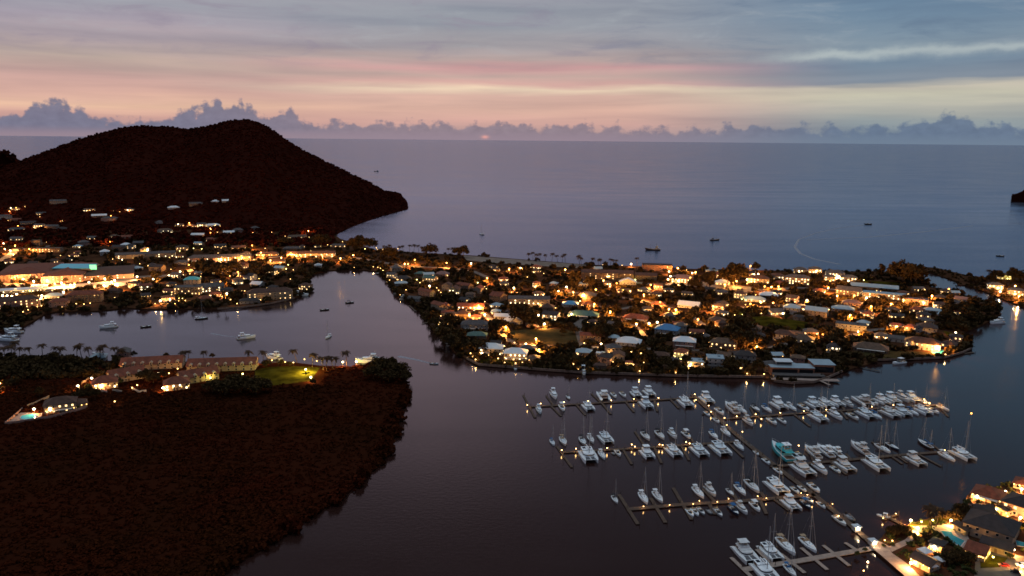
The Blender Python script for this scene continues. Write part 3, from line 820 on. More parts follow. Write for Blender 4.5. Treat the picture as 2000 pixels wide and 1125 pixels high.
pier('nearest', [(1452, 1112), (1560, 1095), (1640, 1081), (1712, 1069)], 3.4, [((1428, 1088), (1472, 1130)), ((1524, 1080), (1572, 1118)), ((1565, 1069), (1616, 1112)), ((1608, 1064), (1659, 1104)), ((1651, 1059), (1672, 1073)), ((1478, 1072), (1510, 1104))],
     'nearest pier of pale concrete leading left from the plaza', mats='dock_concrete', fw=1.9)
pier('jetty', [(1788, 1038), (1738, 1011)], 2.2, [((1724, 1014), (1752, 1004))], 'short timber jetty with a T end beside the lit palm garden', None)
sp0, sp1 = PIERS['spine'][0], PIERS['spine'][-1]
SLIP = math.atan2(-(sp1.x - sp0.x), (sp1.y - sp0.y))        # yaw that points a bow along the walkway, toward the viewer
ROWS = [
 ('far', 'far left pier', 'behind', [('yacht', 1082, 773, 0, 14, 0, 0), ('sloop', 1110, 776, 0, 8, 'gelcoat_grey', 'canvas_black'), ('powercat', 1178, 774, 1, 14.5, 0, 0), ('launch', 1199, 772, 0, 9.5, 0, 0), ('launch', 1217, 771, 0, 10, 0, 0), ('powercat', 1242, 770, 0, 12.5, 0, 0), ('powercat', 1268, 768, 0, 13, 0, 0)]),
 ('near', 'far left pier', 'in front of', [('yacht', 1053, 802, 0, 11, 0, 0), ('canopyboat', 1098, 797, 0, 11, 0, 0), ('sailcat', 1149, 796, 0, 13, 0, 0), ('powercat', 1262, 791, 0, 14, 0, 0), ('sailcat', 1339, 788, 0, 15.5, 0, 0)]),
 ('far', 'far right pier', 'behind', [('powercat', 1380, 781, 0, 14.5, 0, 0), ('launch', 1406, 804, 0, 12, 0, 0), ('yacht', 1428, 799, 1, 18, 0, 0), ('sloop', 1450, 802, 0, 12, 0, 0), ('sloop', 1476, 798, 0, 11.5, 'gelcoat_grey', 'canvas_black'), ('sloop', 1498, 799, 0, 12, 0, 'canvas_blue'),
    ('powercat', 1521, 792, 0, 15, 0, 0), ('sloop', 1546, 796, 0, 12, 0, 0), ('launch', 1570, 796, 0, 12, 0, 0), ('powercat', 1589, 791, 0, 14, 0, 0), ('sailcat', 1612, 789, 0, 13.5, 0, 0), ('powercat', 1634, 788, 0, 13, 0, 0), ('yacht', 1657, 790, 0, 12, 0, 0), ('powercat', 1684, 784, 1, 16, 0, 0),
    ('launch', 1704, 786, 0, 12, 0, 0), ('powercat', 1722, 784, 0, 13, 0, 0), ('powercat', 1742, 781, 0, 14, 0, 0), ('yacht', 1763, 779, 0, 14.5, 0, 0), ('powercat', 1782, 779, 0, 13.5, 0, 0), ('launch', 1800, 783, 0, 11, 0, 0), ('sloop', 1842, 797, 0, 11, 0, 'canvas_tan')]),
 ('near', 'far right pier', 'in front of', [('yacht', 1462, 825, 0, 12, 0, 0), ('launch', 1508, 823, 0, 11, 0, 0), ('launch', 1528, 822, 0, 9.5, 0, 'canvas_blue'), ('sailcat', 1598, 816, 0, 14.5, 0, 0), ('yacht', 1632, 813, 0, 14, 0, 0), ('launch', 1666, 814, 0, 12, 0, 0), ('sailcat', 1692, 810, 0, 15, 0, 0),
    ('sloop', 1711, 812, 0, 12, 0, 'canvas_blue'), ('sailcat', 1738, 808, 0, 14.5, 0, 0), ('powercat', 1762, 806, 0, 13.5, 0, 0), ('sloop', 1782, 805, 0, 12, 0, 'canvas_blue'), ('sailcat', 1802, 803, 0, 13.5, 0, 0), ('launch', 1822, 802, 0, 11, 0, 0)]),
 ('far', 'second left pier', 'behind', [('sloop', 1079, 864, 0, 8.5, 0, 'canvas_blue'), ('ketch', 1100, 862, 0, 12.5, 'gelcoat_cream', 'canvas_tan'), ('sloop', 1138, 862, 0, 12, 'gelcoat_grey', 'canvas_black'), ('sloop', 1154, 858, 0, 11, 0, 0), ('sailcat', 1183, 858, 0, 14, 0, 0), ('sloop', 1261, 852, 0, 12.5, 0, 'canvas_black'), ('sloop', 1289, 850, 0, 13, 0, 'canvas_black'),
    ('yacht', 1314, 850, 0, 11, 0, 0), ('canopyboat', 1341, 850, 0, 10.5, 0, 0), ('sloop', 1394, 850, 0, 11.5, 0, 'canvas_blue'), ('sloop', 1418, 845, 0, 12, 0, 0)]),
 ('near', 'second left pier', 'in front of', [('sailcat', 1149, 892, 0, 17, 0, 0), ('sloop', 1176, 889, 0, 11, 0, 0), ('launch', 1207, 885, 0, 9, 0, 'canvas_blue'), ('dinghy', 1198, 885, 0, 4, 0, 0), ('powercat', 1264, 887, 0, 12.5, 0, 0), ('sailcat', 1316, 883, 0, 13.5, 0, 0), ('sailcat', 1366, 882, 0, 14.5, 0, 0), ('sailcat', 1407, 879, 0, 16.5, 0, 0), ('sloop', 1444, 872, 0, 11.5, 0, 0)]),
 ('far', 'second right pier', 'behind', [('yacht', 1526, 886, 1, 23, 'gelcoat_teal', 0), ('launch', 1563, 891, 0, 10, 0, 0), ('yacht', 1586, 885, 1, 16, 0, 0), ('yacht', 1611, 883, 1, 15.5, 0, 0), ('yacht', 1631, 882, 1, 12, 0, 0), ('yacht', 1678, 877, 1, 16, 0, 0), ('sloop', 1724, 876, 0, 13, 0, 'canvas_black'), ('sloop', 1743, 872, 0, 11, 'gelcoat_navy', 'canvas_black'), ('ketch', 1807, 868, 1, 13, 'gelcoat_dark', 'canvas_blue')]),
 ('near', 'second right pier', 'in front of', [('powercat', 1568, 918, 0, 16, 0, 0), ('yacht', 1602, 917, 0, 13, 0, 0), ('launch', 1632, 917, 0, 8.5, 0, 0), ('powercat', 1650, 911, 0, 13.5, 0, 0), ('sailcat', 1711, 908, 0, 16, 0, 0), ('powercat', 1787, 900, 0, 13, 0, 0), ('sloop', 1849, 892, 0, 12.5, 0, 0), ('sailcat', 1880, 889, 0, 14.5, 0, 0)]),
 ('far', 'third pier', 'behind', [('sloop', 1201, 975, 0, 8, 0, 'canvas_black'), ('sloop', 1257, 973, 0, 12, 0, 0), ('sloop', 1285, 971, 0, 12, 0, 'canvas_white'), ('sloop', 1364, 962, 0, 12, 0, 0), ('yacht', 1388, 960, 0, 11.5, 0, 0), ('sloop', 1426, 961, 0, 8, 'gelcoat_grey', 'canvas_black'), ('sloop', 1446, 957, 0, 11.5, 0, 'canvas_blue'), ('sloop', 1469, 950, 0, 14.5, 0, 'canvas_black'), ('sailcat', 1517, 952, 0, 15.5, 0, 0), ('launch', 1553, 957, 0, 7.5, 0, 0), ('launch', 1567, 954, 0, 7, 0, 0)]),
 ('near', 'third pier', 'in front of', [('launch', 1348, 1002, 0, 8, 0, 0), ('launch', 1358, 1000, 0, 7.5, 0, 0), ('launch', 1369, 998, 0, 7.5, 'gelcoat_grey', 0), ('dinghy', 1386, 999, 0, 5, 0, 0), ('launch', 1403, 1001, 0, 8.5, 'gelcoat_grey', 0), ('canopyboat', 1433, 997, 0, 9.5, 'gelcoat_navy', 'canvas_blue'), ('yacht', 1449, 995, 0, 10.5, 0, 0), ('canopyboat', 1475, 990, 0, 9.5, 0, 0), ('powercat', 1545, 986, 0, 12, 0, 0), ('canopyboat', 1573, 985, 0, 9, 'gelcoat_navy', 'canvas_blue'), ('launch', 1580, 976, 0, 7, 0, 0)]),
 ('far', 'nearest pier', 'behind', [('powercat', 1456, 1083, 0, 14.5, 0, 0), ('sailcat', 1505, 1080, 0, 13, 0, 0), ('sloop', 1535, 1067, 0, 14.5, 0, 'canvas_tan'), ('sloop', 1578, 1064, 0, 12.5, 0, 'canvas_tan')]),
 ('near', 'nearest pier', 'in front of', [('sailcat', 1494, 1118, 0, 14.5, 0, 0), ('sloop', 1543, 1114, 0, 9.5, 0, 'canvas_blue')]),
 ('left', 'main walkway', 'left of', [('launch', 1381, 808, 0, 8, 0, 0), ('launch', 1399, 821, 0, 8.5, 0, 0), ('dinghy', 1457, 863, 0, 4.5, 0, 0), ('dinghy', 1464, 868, 0, 4.5, 0, 0), ('launch', 1477, 884, 0, 6, 0, 0), ('launch', 1497, 901, 0, 8, 0, 0), ('launch', 1520, 920, 0, 8, 0, 0), ('launch', 1604, 986, 0, 7, 0, 0), ('launch', 1640, 1017, 0, 9.5, 'gelcoat_cream', 0)]),
 ('right', 'main walkway', 'right of', [('launch', 1590, 953, 0, 10.5, 0, 0), ('dinghy', 1660, 1011, 0, 7, 0, 0)]),
]
PLAIN = {'sailcat': 'white sailing catamaran', 'powercat': 'white motor catamaran', 'sloop': 'white single-masted yacht', 'ketch': 'two-masted yacht', 'yacht': 'white flybridge motor yacht', 'launch': 'open white motorboat', 'canopyboat': 'white canopied motorboat', 'dinghy': 'grey rubber dinghy'}
CLR = {'gelcoat_grey': 'grey', 'gelcoat_navy': 'dark blue', 'gelcoat_teal': 'big turquoise', 'gelcoat_cream': 'cream', 'gelcoat_dark': 'dark'}
for side, pn, rel, lst in ROWS:
    heads = []
    for k, px, py, flip, L, paint, cover in lst:
        h = PLAIN[k]
        if paint: h = CLR[paint] + ' ' + h.replace('white ', '').replace('open ', '').replace('grey ', '')
        if cover and k in ('sloop', 'ketch', 'canopyboat', 'launch') and cover != 'canvas_white': h += ' with ' + {'canvas_blue': 'blue', 'canvas_black': 'black', 'canvas_tan': 'tan'}[cover] + ' canvas'
        heads.append(h)
    for i, (k, px, py, flip, L, paint, cover) in enumerate(lst):
        h = heads[i]; same = [j for j in range(len(lst)) if heads[j] == h]
        if len(same) == 1: lab = f"{h}, the only such {rel} the {pn}"
        else: lab = f"{h}, {ORD[same.index(i)]} such from left {rel} {pn}"
        if paint == 'gelcoat_teal': lab = 'big turquoise flybridge motor yacht, largest boat of the marina'
        boat(k, px, py, SLIP + (math.pi if flip else 0) + rng.uniform(-.035, .035), L, lab, 'boats berthed in the marina', paint or None, cover or None)
# boats at anchor, at garden docks and out at sea: kind, x, y, yaw in degrees, length, label, paint, cover
for k, px, py, yaw, L, lab, paint, cover in [
 ('yacht', 212, 639, 118, 15, 'white motor yacht anchored alone at the left of the lagoon', 0, 0),
 ('launch', 285, 638, -60, 9, 'low dark open boat anchored right of the white lagoon yacht', 'gelcoat_dark', 0),
 ('sloop', 393, 622, -65, 12, 'dark-hulled yacht anchored in front of the orange-lit lagoon hotel', 'gelcoat_dark', 0),
 ('yacht', 481, 660, -62, 15.5, 'white motor yacht under way in mid lagoon with a faint dark wake', 0, 0),
 ('launch', 634, 605, -70, 9, 'thin dark boat anchored left of the other dark boat, mid lagoon', 'gelcoat_dark', 0),
 ('canopyboat', 683, 591, -65, 9, 'short dark covered boat anchored farthest up the lagoon', 'gelcoat_dark', 'canvas_black'),
 ('sloop', 641, 658, 170, 11, 'white single-masted yacht anchored bow-on in the middle of the lagoon', 0, 0),
 ('yacht', 588, 577, -80, 16, 'white motor yacht moored beside the cream arcaded hotel', 0, 0),
 ('launch', 741, 534, -70, 10, 'dark open boat below the string of canal lamps', 'gelcoat_dark', 0),
 ('canopyboat', 779, 573, -72, 12, 'pale boat moored farther up the canal, lamp at its bow', 'gelcoat_cream', 0),
 ('yacht', 793, 584, -78, 14, 'pale motor yacht moored on the canal bank below three lamps', 'gelcoat_cream', 0),
 ('canopyboat', 857, 646, -70, 9, 'small white canopied boat under the canal bank trees', 0, 0),
 ('yacht', 719, 707, 85, 20, 'long white motor yacht moored at the tip of the dark spit', 0, 0),
 ('yacht', 534, 699, 60, 17, 'white motor yacht moored behind the two spit palms', 0, 0),
 ('canopyboat', 1007, 719, 178, 9, 'small round-bowed boat below the twin white-roofed villas', 0, 'canvas_tan'),
 ('launch', 1118, 723, 178, 9, 'small boat with blue cover beside the upright white yacht', 0, 'canvas_blue'),
 ('yacht', 1140, 727, 180, 14, 'white motor yacht lying stern-on to the peninsula quay between lamps', 0, 0),
 ('canopyboat', 1756, 709, 110, 13, 'pale boat with a bright lamp off the mansion lawn', 0, 0),
 ('yacht', 1947, 631, 105, 17, 'white motor yacht moored on the dark point by the channel', 0, 0),
 ('launch', 848, 710, -100, 7, 'tiny speedboat pulling a long white wake past the spit', 'gelcoat_grey', 0),
 ('yacht', 26, 648, 80, 18, 'white motor yacht at the lagoon edge, farther of the left pair', 0, 0),
 ('yacht', 14, 664, 80, 20, 'white motor yacht at the lagoon edge, nearer of the left pair', 0, 0),
 ('launch', 190, 690, 80, 9, 'small pale boat seen between the spit palms', 0, 0),
 ('ship', 735, 335, 85, 26, 'tiny dark ship far out beyond the hill', 0, 0),
 ('sloop', 941, 458, 40, 14, 'lone sailing yacht anchored off the beach', 'gelcoat_grey', 0),
 ('ship', 1275, 488, 82, 24, 'dark work boat nearest the resort shore', 0, 0),
 ('ship', 1396, 469, -75, 18, 'dark fishing boat with a light mast out in the bay', 0, 0),
 ('launch', 1695, 438, 80, 15, 'small dark boat at the head of the curved wake', 'gelcoat_dark', 0),
 ('launch', 1953, 500, 70, 11, 'tiny dark boat off the channel mouth', 'gelcoat_dark', 0),
 ('canopyboat', 1726, 1008, 60, 6, 'small white boat at the T end of the timber jetty', 0, 0)]:
    boat(k, px, py, R(yaw), L, lab, None, paint or None, cover or None)
# wakes
def ribbon(name, pix, w0, w1, mats, z, label=None):
    pts = [flat(*q, z) for q in pix]; b = MB(); vs = []
    for i, p in enumerate(pts):
        d = (pts[min(i + 1, len(pts) - 1)] - pts[max(i - 1, 0)]).normalized(); n = Vector((-d.y, d.x, 0)); w = w0 + (w1 - w0) * i / (len(pts) - 1)
        vs += [p - n * w / 2, p + n * w / 2]
    fs = [(2 * i, 2 * i + 1, 2 * i + 3, 2 * i + 2) for i in range(len(pts) - 1)]
    up = (vs[1] - vs[0]).cross(vs[2] - vs[0]).z
    b.add(vs, fs if up < 0 else [f[::-1] for f in fs])
    return struct(name, b.mesh(name, mats))
ribbon('wake', [(849, 711), (835, 708), (815, 703), (795, 699), (778, 696)], 1.6, 4.5, 'wake_foam', .07)
ribbon('wake', [(470, 659), (440, 656), (412, 651)], 1.0, 3.0, 'wake_foam', .07)
ribbon('wake', [(1690, 439), (1640, 445), (1590, 456), (1560, 468), (1552, 482), (1563, 495), (1590, 506), (1640, 516)], 2.5, 6, 'wake_foam', .06)
ribbon('wake', [(1575, 468), (1700, 463), (1800, 453), (1900, 441)], 5, 4, 'wake_foam', .06)
# ---------------------------------------------------------------- hills' forest, roads, lawns, beach
hp, hk = hill_points(HV, HF, 24000, 21)
keep = np.ones(len(hp), bool)
for i, p in enumerate(hp):
    if p[2] < .4: keep[i] = False
hp = hp[keep]
pxy = np.array([proj(p) for p in hp])
vis = (pxy[:, 0] > -260)
hp = hp[vis]
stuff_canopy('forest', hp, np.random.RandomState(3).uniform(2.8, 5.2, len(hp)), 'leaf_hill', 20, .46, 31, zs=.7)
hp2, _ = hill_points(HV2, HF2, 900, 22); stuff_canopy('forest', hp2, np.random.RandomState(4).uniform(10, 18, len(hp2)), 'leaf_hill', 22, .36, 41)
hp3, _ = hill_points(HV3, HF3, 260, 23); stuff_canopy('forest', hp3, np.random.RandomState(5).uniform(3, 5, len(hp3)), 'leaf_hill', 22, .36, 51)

ROADS = []
def road(pix, width, mats='asphalt', name='road', z=.06):
    pts = [flat(*q, LAND) for q in pix]
    fine = [pts[0]]
    for a, c in zip(pts, pts[1:]):
        n = max(1, int((c - a).length / 12)); fine += [a.lerp(c, i / n) for i in range(1, n + 1)]
    vs = []
    for i, p in enumerate(fine):
        d = (fine[min(i + 1, len(fine) - 1)] - fine[max(i - 1, 0)]).normalized(); n = Vector((-d.y, d.x, 0))
        vs += [p - n * width / 2 + Vector((0, 0, z)), p + n * width / 2 + Vector((0, 0, z))]
    b = MB(); fs = [(2 * i, 2 * i + 1, 2 * i + 3, 2 * i + 2)[::-1] for i in range(len(fine) - 1)]
    b.add(vs, fs); ROADS.append((fine, width))
    return struct(name, b.mesh(name, mats))
PATCH = []
def patch(name, pix, mats, z, hole=True):
    pts = [flat(*q, LAND) for q in pix]
    for p in pts: p.z = LAND + z
    if hole: PATCH.append([(p.x, p.y) for p in pts])
    return plate(name, pts, mats, LAND + z, None)
patch('beach', [(905, 499), (925, 500.5), (1000, 506), (1090, 513), (1145, 517), (1140, 524), (1050, 519), (960, 513), (910, 508)], 'sand', .02)
for i, (q, w) in enumerate([([(1060, 676), (1140, 678), (1275, 682), (1330, 684), (1400, 686), (1466, 686), (1505, 680), (1545, 668)], 8),
             ([(1140, 678), (1133, 655), (1128, 632), (1150, 618), (1195, 622), (1240, 638), (1262, 660)], 8), ([(1195, 622), (1230, 618), (1262, 632)], 7),
             ([(1300, 598), (1340, 612), (1362, 626), (1385, 642)], 7), ([(1010, 572), (1060, 570), (1130, 572), (1200, 578), (1260, 590), (1300, 598)], 8),
             ([(780, 519), (840, 522), (880, 524), (925, 530), (960, 545)], 8), ([(1165, 540), (1230, 551), (1290, 556), (1360, 557), (1440, 566), (1490, 566), (1560, 562), (1640, 566)], 10),
             ([(1440, 600), (1480, 602), (1530, 596), (1600, 596), (1680, 592), (1760, 590)], 9), ([(1150, 594), (1200, 606), (1250, 596), (1262, 588)], 7),
             ([(905, 600), (945, 612), (970, 634), (985, 660), (1010, 672), (1060, 676)], 7), ([(1620, 668), (1660, 656), (1700, 645), (1750, 640)], 7),
             ([(-40, 522), (5, 508), (24, 495), (30, 486), (58, 486), (100, 480)], 13), ([(150, 561), (215, 552), (268, 541), (330, 538), (390, 524), (400, 514)], 16),
             ([(380, 514), (440, 512), (500, 507), (560, 499), (640, 503), (700, 504), (730, 510), (790, 519)], 11), ([(1460, 575), (1440, 562), (1400, 565)], 10)]):
    road(q, w)
patch('lawn', [(498, 724), (520, 717), (570, 715), (626, 718), (615, 732), (606, 744), (560, 750), (512, 755), (498, 745)], 'lawn', .03)
patch('lawn', [(990, 645), (1060, 641), (1140, 646), (1135, 672), (1060, 673), (1000, 664)], 'lawn_dry', .03)
patch('lawn', [(1448, 622), (1490, 617), (1545, 624), (1600, 634), (1560, 645), (1510, 640), (1468, 632)], 'lawn', .03)
patch('lawn', [(1660, 690), (1740, 684), (1850, 690), (1845, 696), (1770, 699), (1712, 701)], 'lawn_dry', .03)
patch('lawn', [(925, 700), (1000, 702), (1010, 714), (940, 709)], 'lawn', .03)
patch('lawn', [(1690, 548), (1760, 552), (1760, 558), (1680, 555)], 'lawn', .03)
patch('lawn', [(1842, 646), (1884, 655), (1878, 664), (1850, 656)], 'lawn', .03)
patch('lawn', [(1770, 1027), (1800, 1018), (1832, 1011), (1850, 1004), (1852, 1018), (1822, 1024), (1785, 1031)], 'lawn', .03)
patch('lawn', [(1896, 992), (1936, 984), (1975, 1012), (2004, 1034), (1968, 1034), (1916, 1010)], 'lawn', .03)
patch('lawn', [(1914, 1088), (1940, 1084), (1968, 1090), (1955, 1108), (1915, 1110)], 'lawn', .08)
patch('forecourt', [(0, 553), (120, 556), (240, 548), (270, 538), (262, 556), (150, 566), (80, 563), (0, 560)], 'paving', .035)
patch('forecourt', [(1320, 545), (1420, 555), (1480, 562), (1470, 570), (1400, 563), (1300, 556)], 'asphalt', .035)
patch('plaza', [(1698, 1066), (1716, 1056), (1735, 1066), (1742, 1080), (1768, 1098), (1812, 1140), (1796, 1150), (1752, 1112), (1718, 1082)], 'paving', .05)
patch('plaza', [(1735, 1068), (1768, 1054), (1782, 1040), (1782, 1028), (1800, 1026), (1822, 1027), (1850, 1024), (1886, 1028), (1890, 1046), (1898, 1066), (1880, 1070), (1858, 1056), (1830, 1036), (1802, 1034), (1792, 1048), (1768, 1066), (1742, 1078)], 'paving', .07)
patch('car_park', [(1925, 1078), (1975, 1084), (2050, 1090), (2080, 1160), (1900, 1160), (1905, 1098)], 'asphalt', .05)
patch('pool_terrace', [(8, 829), (30, 812), (40, 806), (84, 806), (80, 816), (50, 824)], 'paving', .05)

# ---------------------------------------------------------------- houses
def window_mesh(lit):
    m = MB(); m.box((0, 0, 0), (1.5, .08, 1.5), 0); m.box((0, -.06, 0), (1.2, .06, 1.2), 1)
    return m.mesh('window', ['timber_trim', lit])
def put_windows(o, w, d, st, h, lit, dens=3.8, frac=.5, faces='fb'):
    lm = {0: 'tinted_glass', 1: 'window_lit', 2: 'window_bright'}
    for s in range(st):
        z = s * h + h * .55
        n = max(1, min(9, int(w / dens)))
        for i in range(n):
            if s == 0 and i == n // 2: continue
            x = -w / 2 + w * (i + .5) / n
            k = lm[lit] if lit and rng.random() < frac else 'tinted_glass'
            obj('window', cached('win' + k, lambda: window_mesh(k)), o, None, (x, -d / 2 - .05, z))
        for sx in (-1, 1):
            n2 = max(1, min(3, int(d / 4)))
            for i in range(n2):
                k = lm[lit] if lit and rng.random() < frac * .7 else 'tinted_glass'
                q = obj('window', cached('win' + k, lambda: window_mesh(k)), o, None, (sx * (w / 2 + .05), -d / 2 + d * (i + .5) / n2, z)); q.rotation_euler = (0, 0, sx * math.pi / 2)
def roof_mesh(kind, w, d, h0, rh, key, ov=.7):
    W2, D2 = w / 2 + ov, d / 2 + ov; m = MB(); t = .22
    if kind == 'hip':
        r = max(W2 - D2, .2) if W2 > D2 else .2; r2 = max(D2 - W2, 0)
        vs = [(-W2, -D2, h0), (W2, -D2, h0), (W2, D2, h0), (-W2, D2, h0), (-W2, -D2, h0 + t), (W2, -D2, h0 + t), (W2, D2, h0 + t), (-W2, D2, h0 + t)]
        if W2 >= D2:
            vs += [(-r, 0, h0 + rh), (r, 0, h0 + rh)]
            top = [(4, 5, 9, 8), (5, 6, 9), (6, 7, 8, 9), (7, 4, 8)]
        else:
            vs += [(0, -r2, h0 + rh), (0, r2, h0 + rh)]
            top = [(4, 5, 8), (5, 6, 9, 8), (6, 7, 9), (7, 4, 8, 9)]
        m.add(vs, [(3, 2, 1, 0), (0, 1, 5, 4), (1, 2, 6, 5), (2, 3, 7, 6), (3, 0, 4, 7)] + top)
    elif kind in ('gable', 'gablef'):
        # gable: ridge along x; gablef: the gable faces the front
        if kind == 'gable': P = lambda a, b, z: (a, b, z)
        else:
            P = lambda a, b, z: (b, -a, z); W2, D2 = D2, W2
        vs = [P(-W2, -D2, h0), P(W2, -D2, h0), P(W2, 0, h0 + rh), P(-W2, 0, h0 + rh), P(W2, D2, h0), P(-W2, D2, h0)]
        vs += [(x, y, z + t) for x, y, z in vs]
        m.add(vs, [(6, 7, 8, 9), (9, 8, 10, 11), (0, 3, 2, 1), (3, 5, 4, 2), (0, 1, 7, 6), (4, 5, 11, 10), (1, 2, 8, 7), (2, 4, 10, 8), (5, 3, 9, 11), (3, 0, 6, 9)])
    else:
        m.box((0, 0, h0 + .15), (w + .5, d + .5, .3)); m.box((0, -d / 2 - .16, h0 + .42), (w + .5, .16, .25)); m.box((0, d / 2 + .16, h0 + .42), (w + .5, .16, .25))
        for sx in (-1, 1): m.box((sx * (w / 2 + .17), 0, h0 + .42), (.16, d + .16, .25))
        m.box((w * .22, d * .1, h0 + .75), (2.2, 1.8, .9))
    return m.mesh('roof', key)
def wall_mesh(kind, w, d, h, rh, key):
    m = MB(); m.box((0, 0, h / 2 - .27), (w, d, h + .66))
    if kind == 'gable':
        for sx in (-1, 1): m.add([(sx * (w / 2 - .02), -d / 2, h), (sx * (w / 2 - .02), d / 2, h), (sx * (w / 2 - .02), 0, h + rh * (d / 2) / (d / 2 + .7))], [(0, 1, 2) if sx > 0 else (2, 1, 0)])
    if kind == 'gablef':
        m.add([(-w / 2, -d / 2 + .02, h), (w / 2, -d / 2 + .02, h), (0, -d / 2 + .02, h + rh * (w / 2) / (w / 2 + .7))], [(0, 1, 2)])
    return m.mesh('wall', key)
def house(px, py, wpx, d, st, kind, rkey, wkey, rot, lit, label, ref, extra='', name=None, cat='house', group=None, storey=3.0, rh=None, frac=.5, block=True, dens=3.8):
    p = at(px, py)
    w = wpx / ppm(p)
    yaw = R(rot) + math.atan2(-p.x, p.y) * .6
    c = p + Vector((math.sin(-yaw) * -1 * 0, 0, 0))
    fwd = Vector((-math.sin(yaw), math.cos(yaw), 0))
    c = p + fwd * (d / 2); c.z = p.z - .02
    nm = name or ('villa' if 'villa' in label else 'house')
    o = thing(nm, c, yaw, label, cat, group)
    h = st * storey
    rh = rh or (.30 * min(w, d) if kind == 'hip' else .26 * (d if kind == 'gable' else w) if kind != 'flat' else .4)
    rh = min(rh, 4.6 if 'mall' not in (name or '') else 5.2)
    obj('wall', wall_mesh(kind, w, d, h, rh, wkey), o)
    r = obj('roof', roof_mesh(kind, w, d, h, rh, rkey), o)
    put_windows(o, w, d, st, storey, lit, dens, frac)
    m = MB(); m.box((0, -d / 2 - .05, 1.05), (1.1, .1, 2.1)); dx_ = 0.0
    q = obj('door', m.mesh('door', 'door_timber'), o)
    if 'v' in extra:            # veranda
        m = MB(); m.box((0, -d / 2 - 1.5, 2.65), (w * .8, 2.6, .14))
        for i in range(5): m.bar((-w * .38 + w * .19 * i, -d / 2 - 2.6, 0), (-w * .38 + w * .19 * i, -d / 2 - 2.6, 2.6), .09, 0, 5)
        obj('veranda', m.mesh('veranda', 'timber_trim'), o)
    if 'b' in extra:            # balconies of an apartment block
        for s in range(1, st):
            m = MB(); m.box((0, -d / 2 - .7, s * storey), (w * .94, 1.3, .16)); m.box((0, -d / 2 - 1.32, s * storey + .55), (w * .94, .07, .9))
            obj('balcony', m.mesh('balcony', wkey), o)
    if 'd' in extra:            # dormers that face the front
        n = max(2, int(w / 6.5))
        for i in range(n):
            x = -w / 2 + w * (i + .5) / n; m = MB()
            m.box((x, -d / 2 + .1, h + .5), (2.3, 2.4, 2.2)); a = [(x - 1.4, -d / 2 - 1.2, h + 1.62), (x + 1.4, -d / 2 - 1.2, h + 1.62), (x, -d / 2 - 1.2, h + 2.6)]
            m.add(a + [(q[0], -d / 2 + 2.2, q[2]) for q in a], [(0, 1, 2), (0, 2, 5, 3), (1, 4, 5, 2)])
            dd = obj('dormer', m.mesh('dormer', wkey), o)
            obj('window', cached('wintinted_glass', lambda: window_mesh('tinted_glass')), dd, None, (x, -d / 2 - 1.13, h + .6))
    if 'c' in extra:            # chimney or stair tower
        m = MB(); m.box((w * .3, d * .15, h + rh * .8), (1.2, 1.0, 2.0)); obj('chimney', m.mesh('chimney', wkey), r)
    if 'a' in extra:            # arcade of arches over a ground floor gallery
        m = MB(); n = max(4, int(w / 3.6))
        for i in range(n + 1): m.box((-w / 2 + w * i / n, -d / 2 - 1.6, h * .5 - .2), (.7, .5, h - .6))
        for s in range(1, st + 1): m.box((0, -d / 2 - 1.6, s * storey - .35), (w, .52, .5))
        obj('arcade', m.mesh('arcade', wkey), o)
    if 't' in extra:            # round tower at the corner
        m = MB(); m.bar((-w * .32, -d / 2 - .5, -.3), (-w * .32, -d / 2 - .5, h + 1.5), 2.1, 0, 12); tw = obj('tower', m.mesh('tower', wkey), o)
        m = MB(); m.bar((-w * .32, -d / 2 - .5, h + 1.5), (-w * .32, -d / 2 - .5, h + 3.2), 2.5, 0, 12, .1); obj('roof', m.mesh('roof', rkey), tw)
    if lit:                     # lamps beside the door and at the corners
        for x in ((-.44, .44) if lit == 1 else (-.46, -.16, .18, .46)):
            m = MB(); m.ball((0, 0, 0), .30, 0, 6, 4); obj('porch_lamp', cached('porch', lambda: m.mesh('porch_lamp', 'lamp_warm')), o, None, (x * w, -d / 2 - .34, 2.45))
    hp_ = (h + rh) * ppm(p) + d * ppm(p) * .2
    MARKS.append((px, py - hp_ * .4, ref))
    if block: TREE_BLOCK.append((px - wpx * .5, py - hp_, px + wpx * .5, py, py))
    FOOT.append((c.x, c.y, max(w, d) * .5 + 1.5, w / 2 + 1.5, d / 2 + 2.5, yaw))
    return o
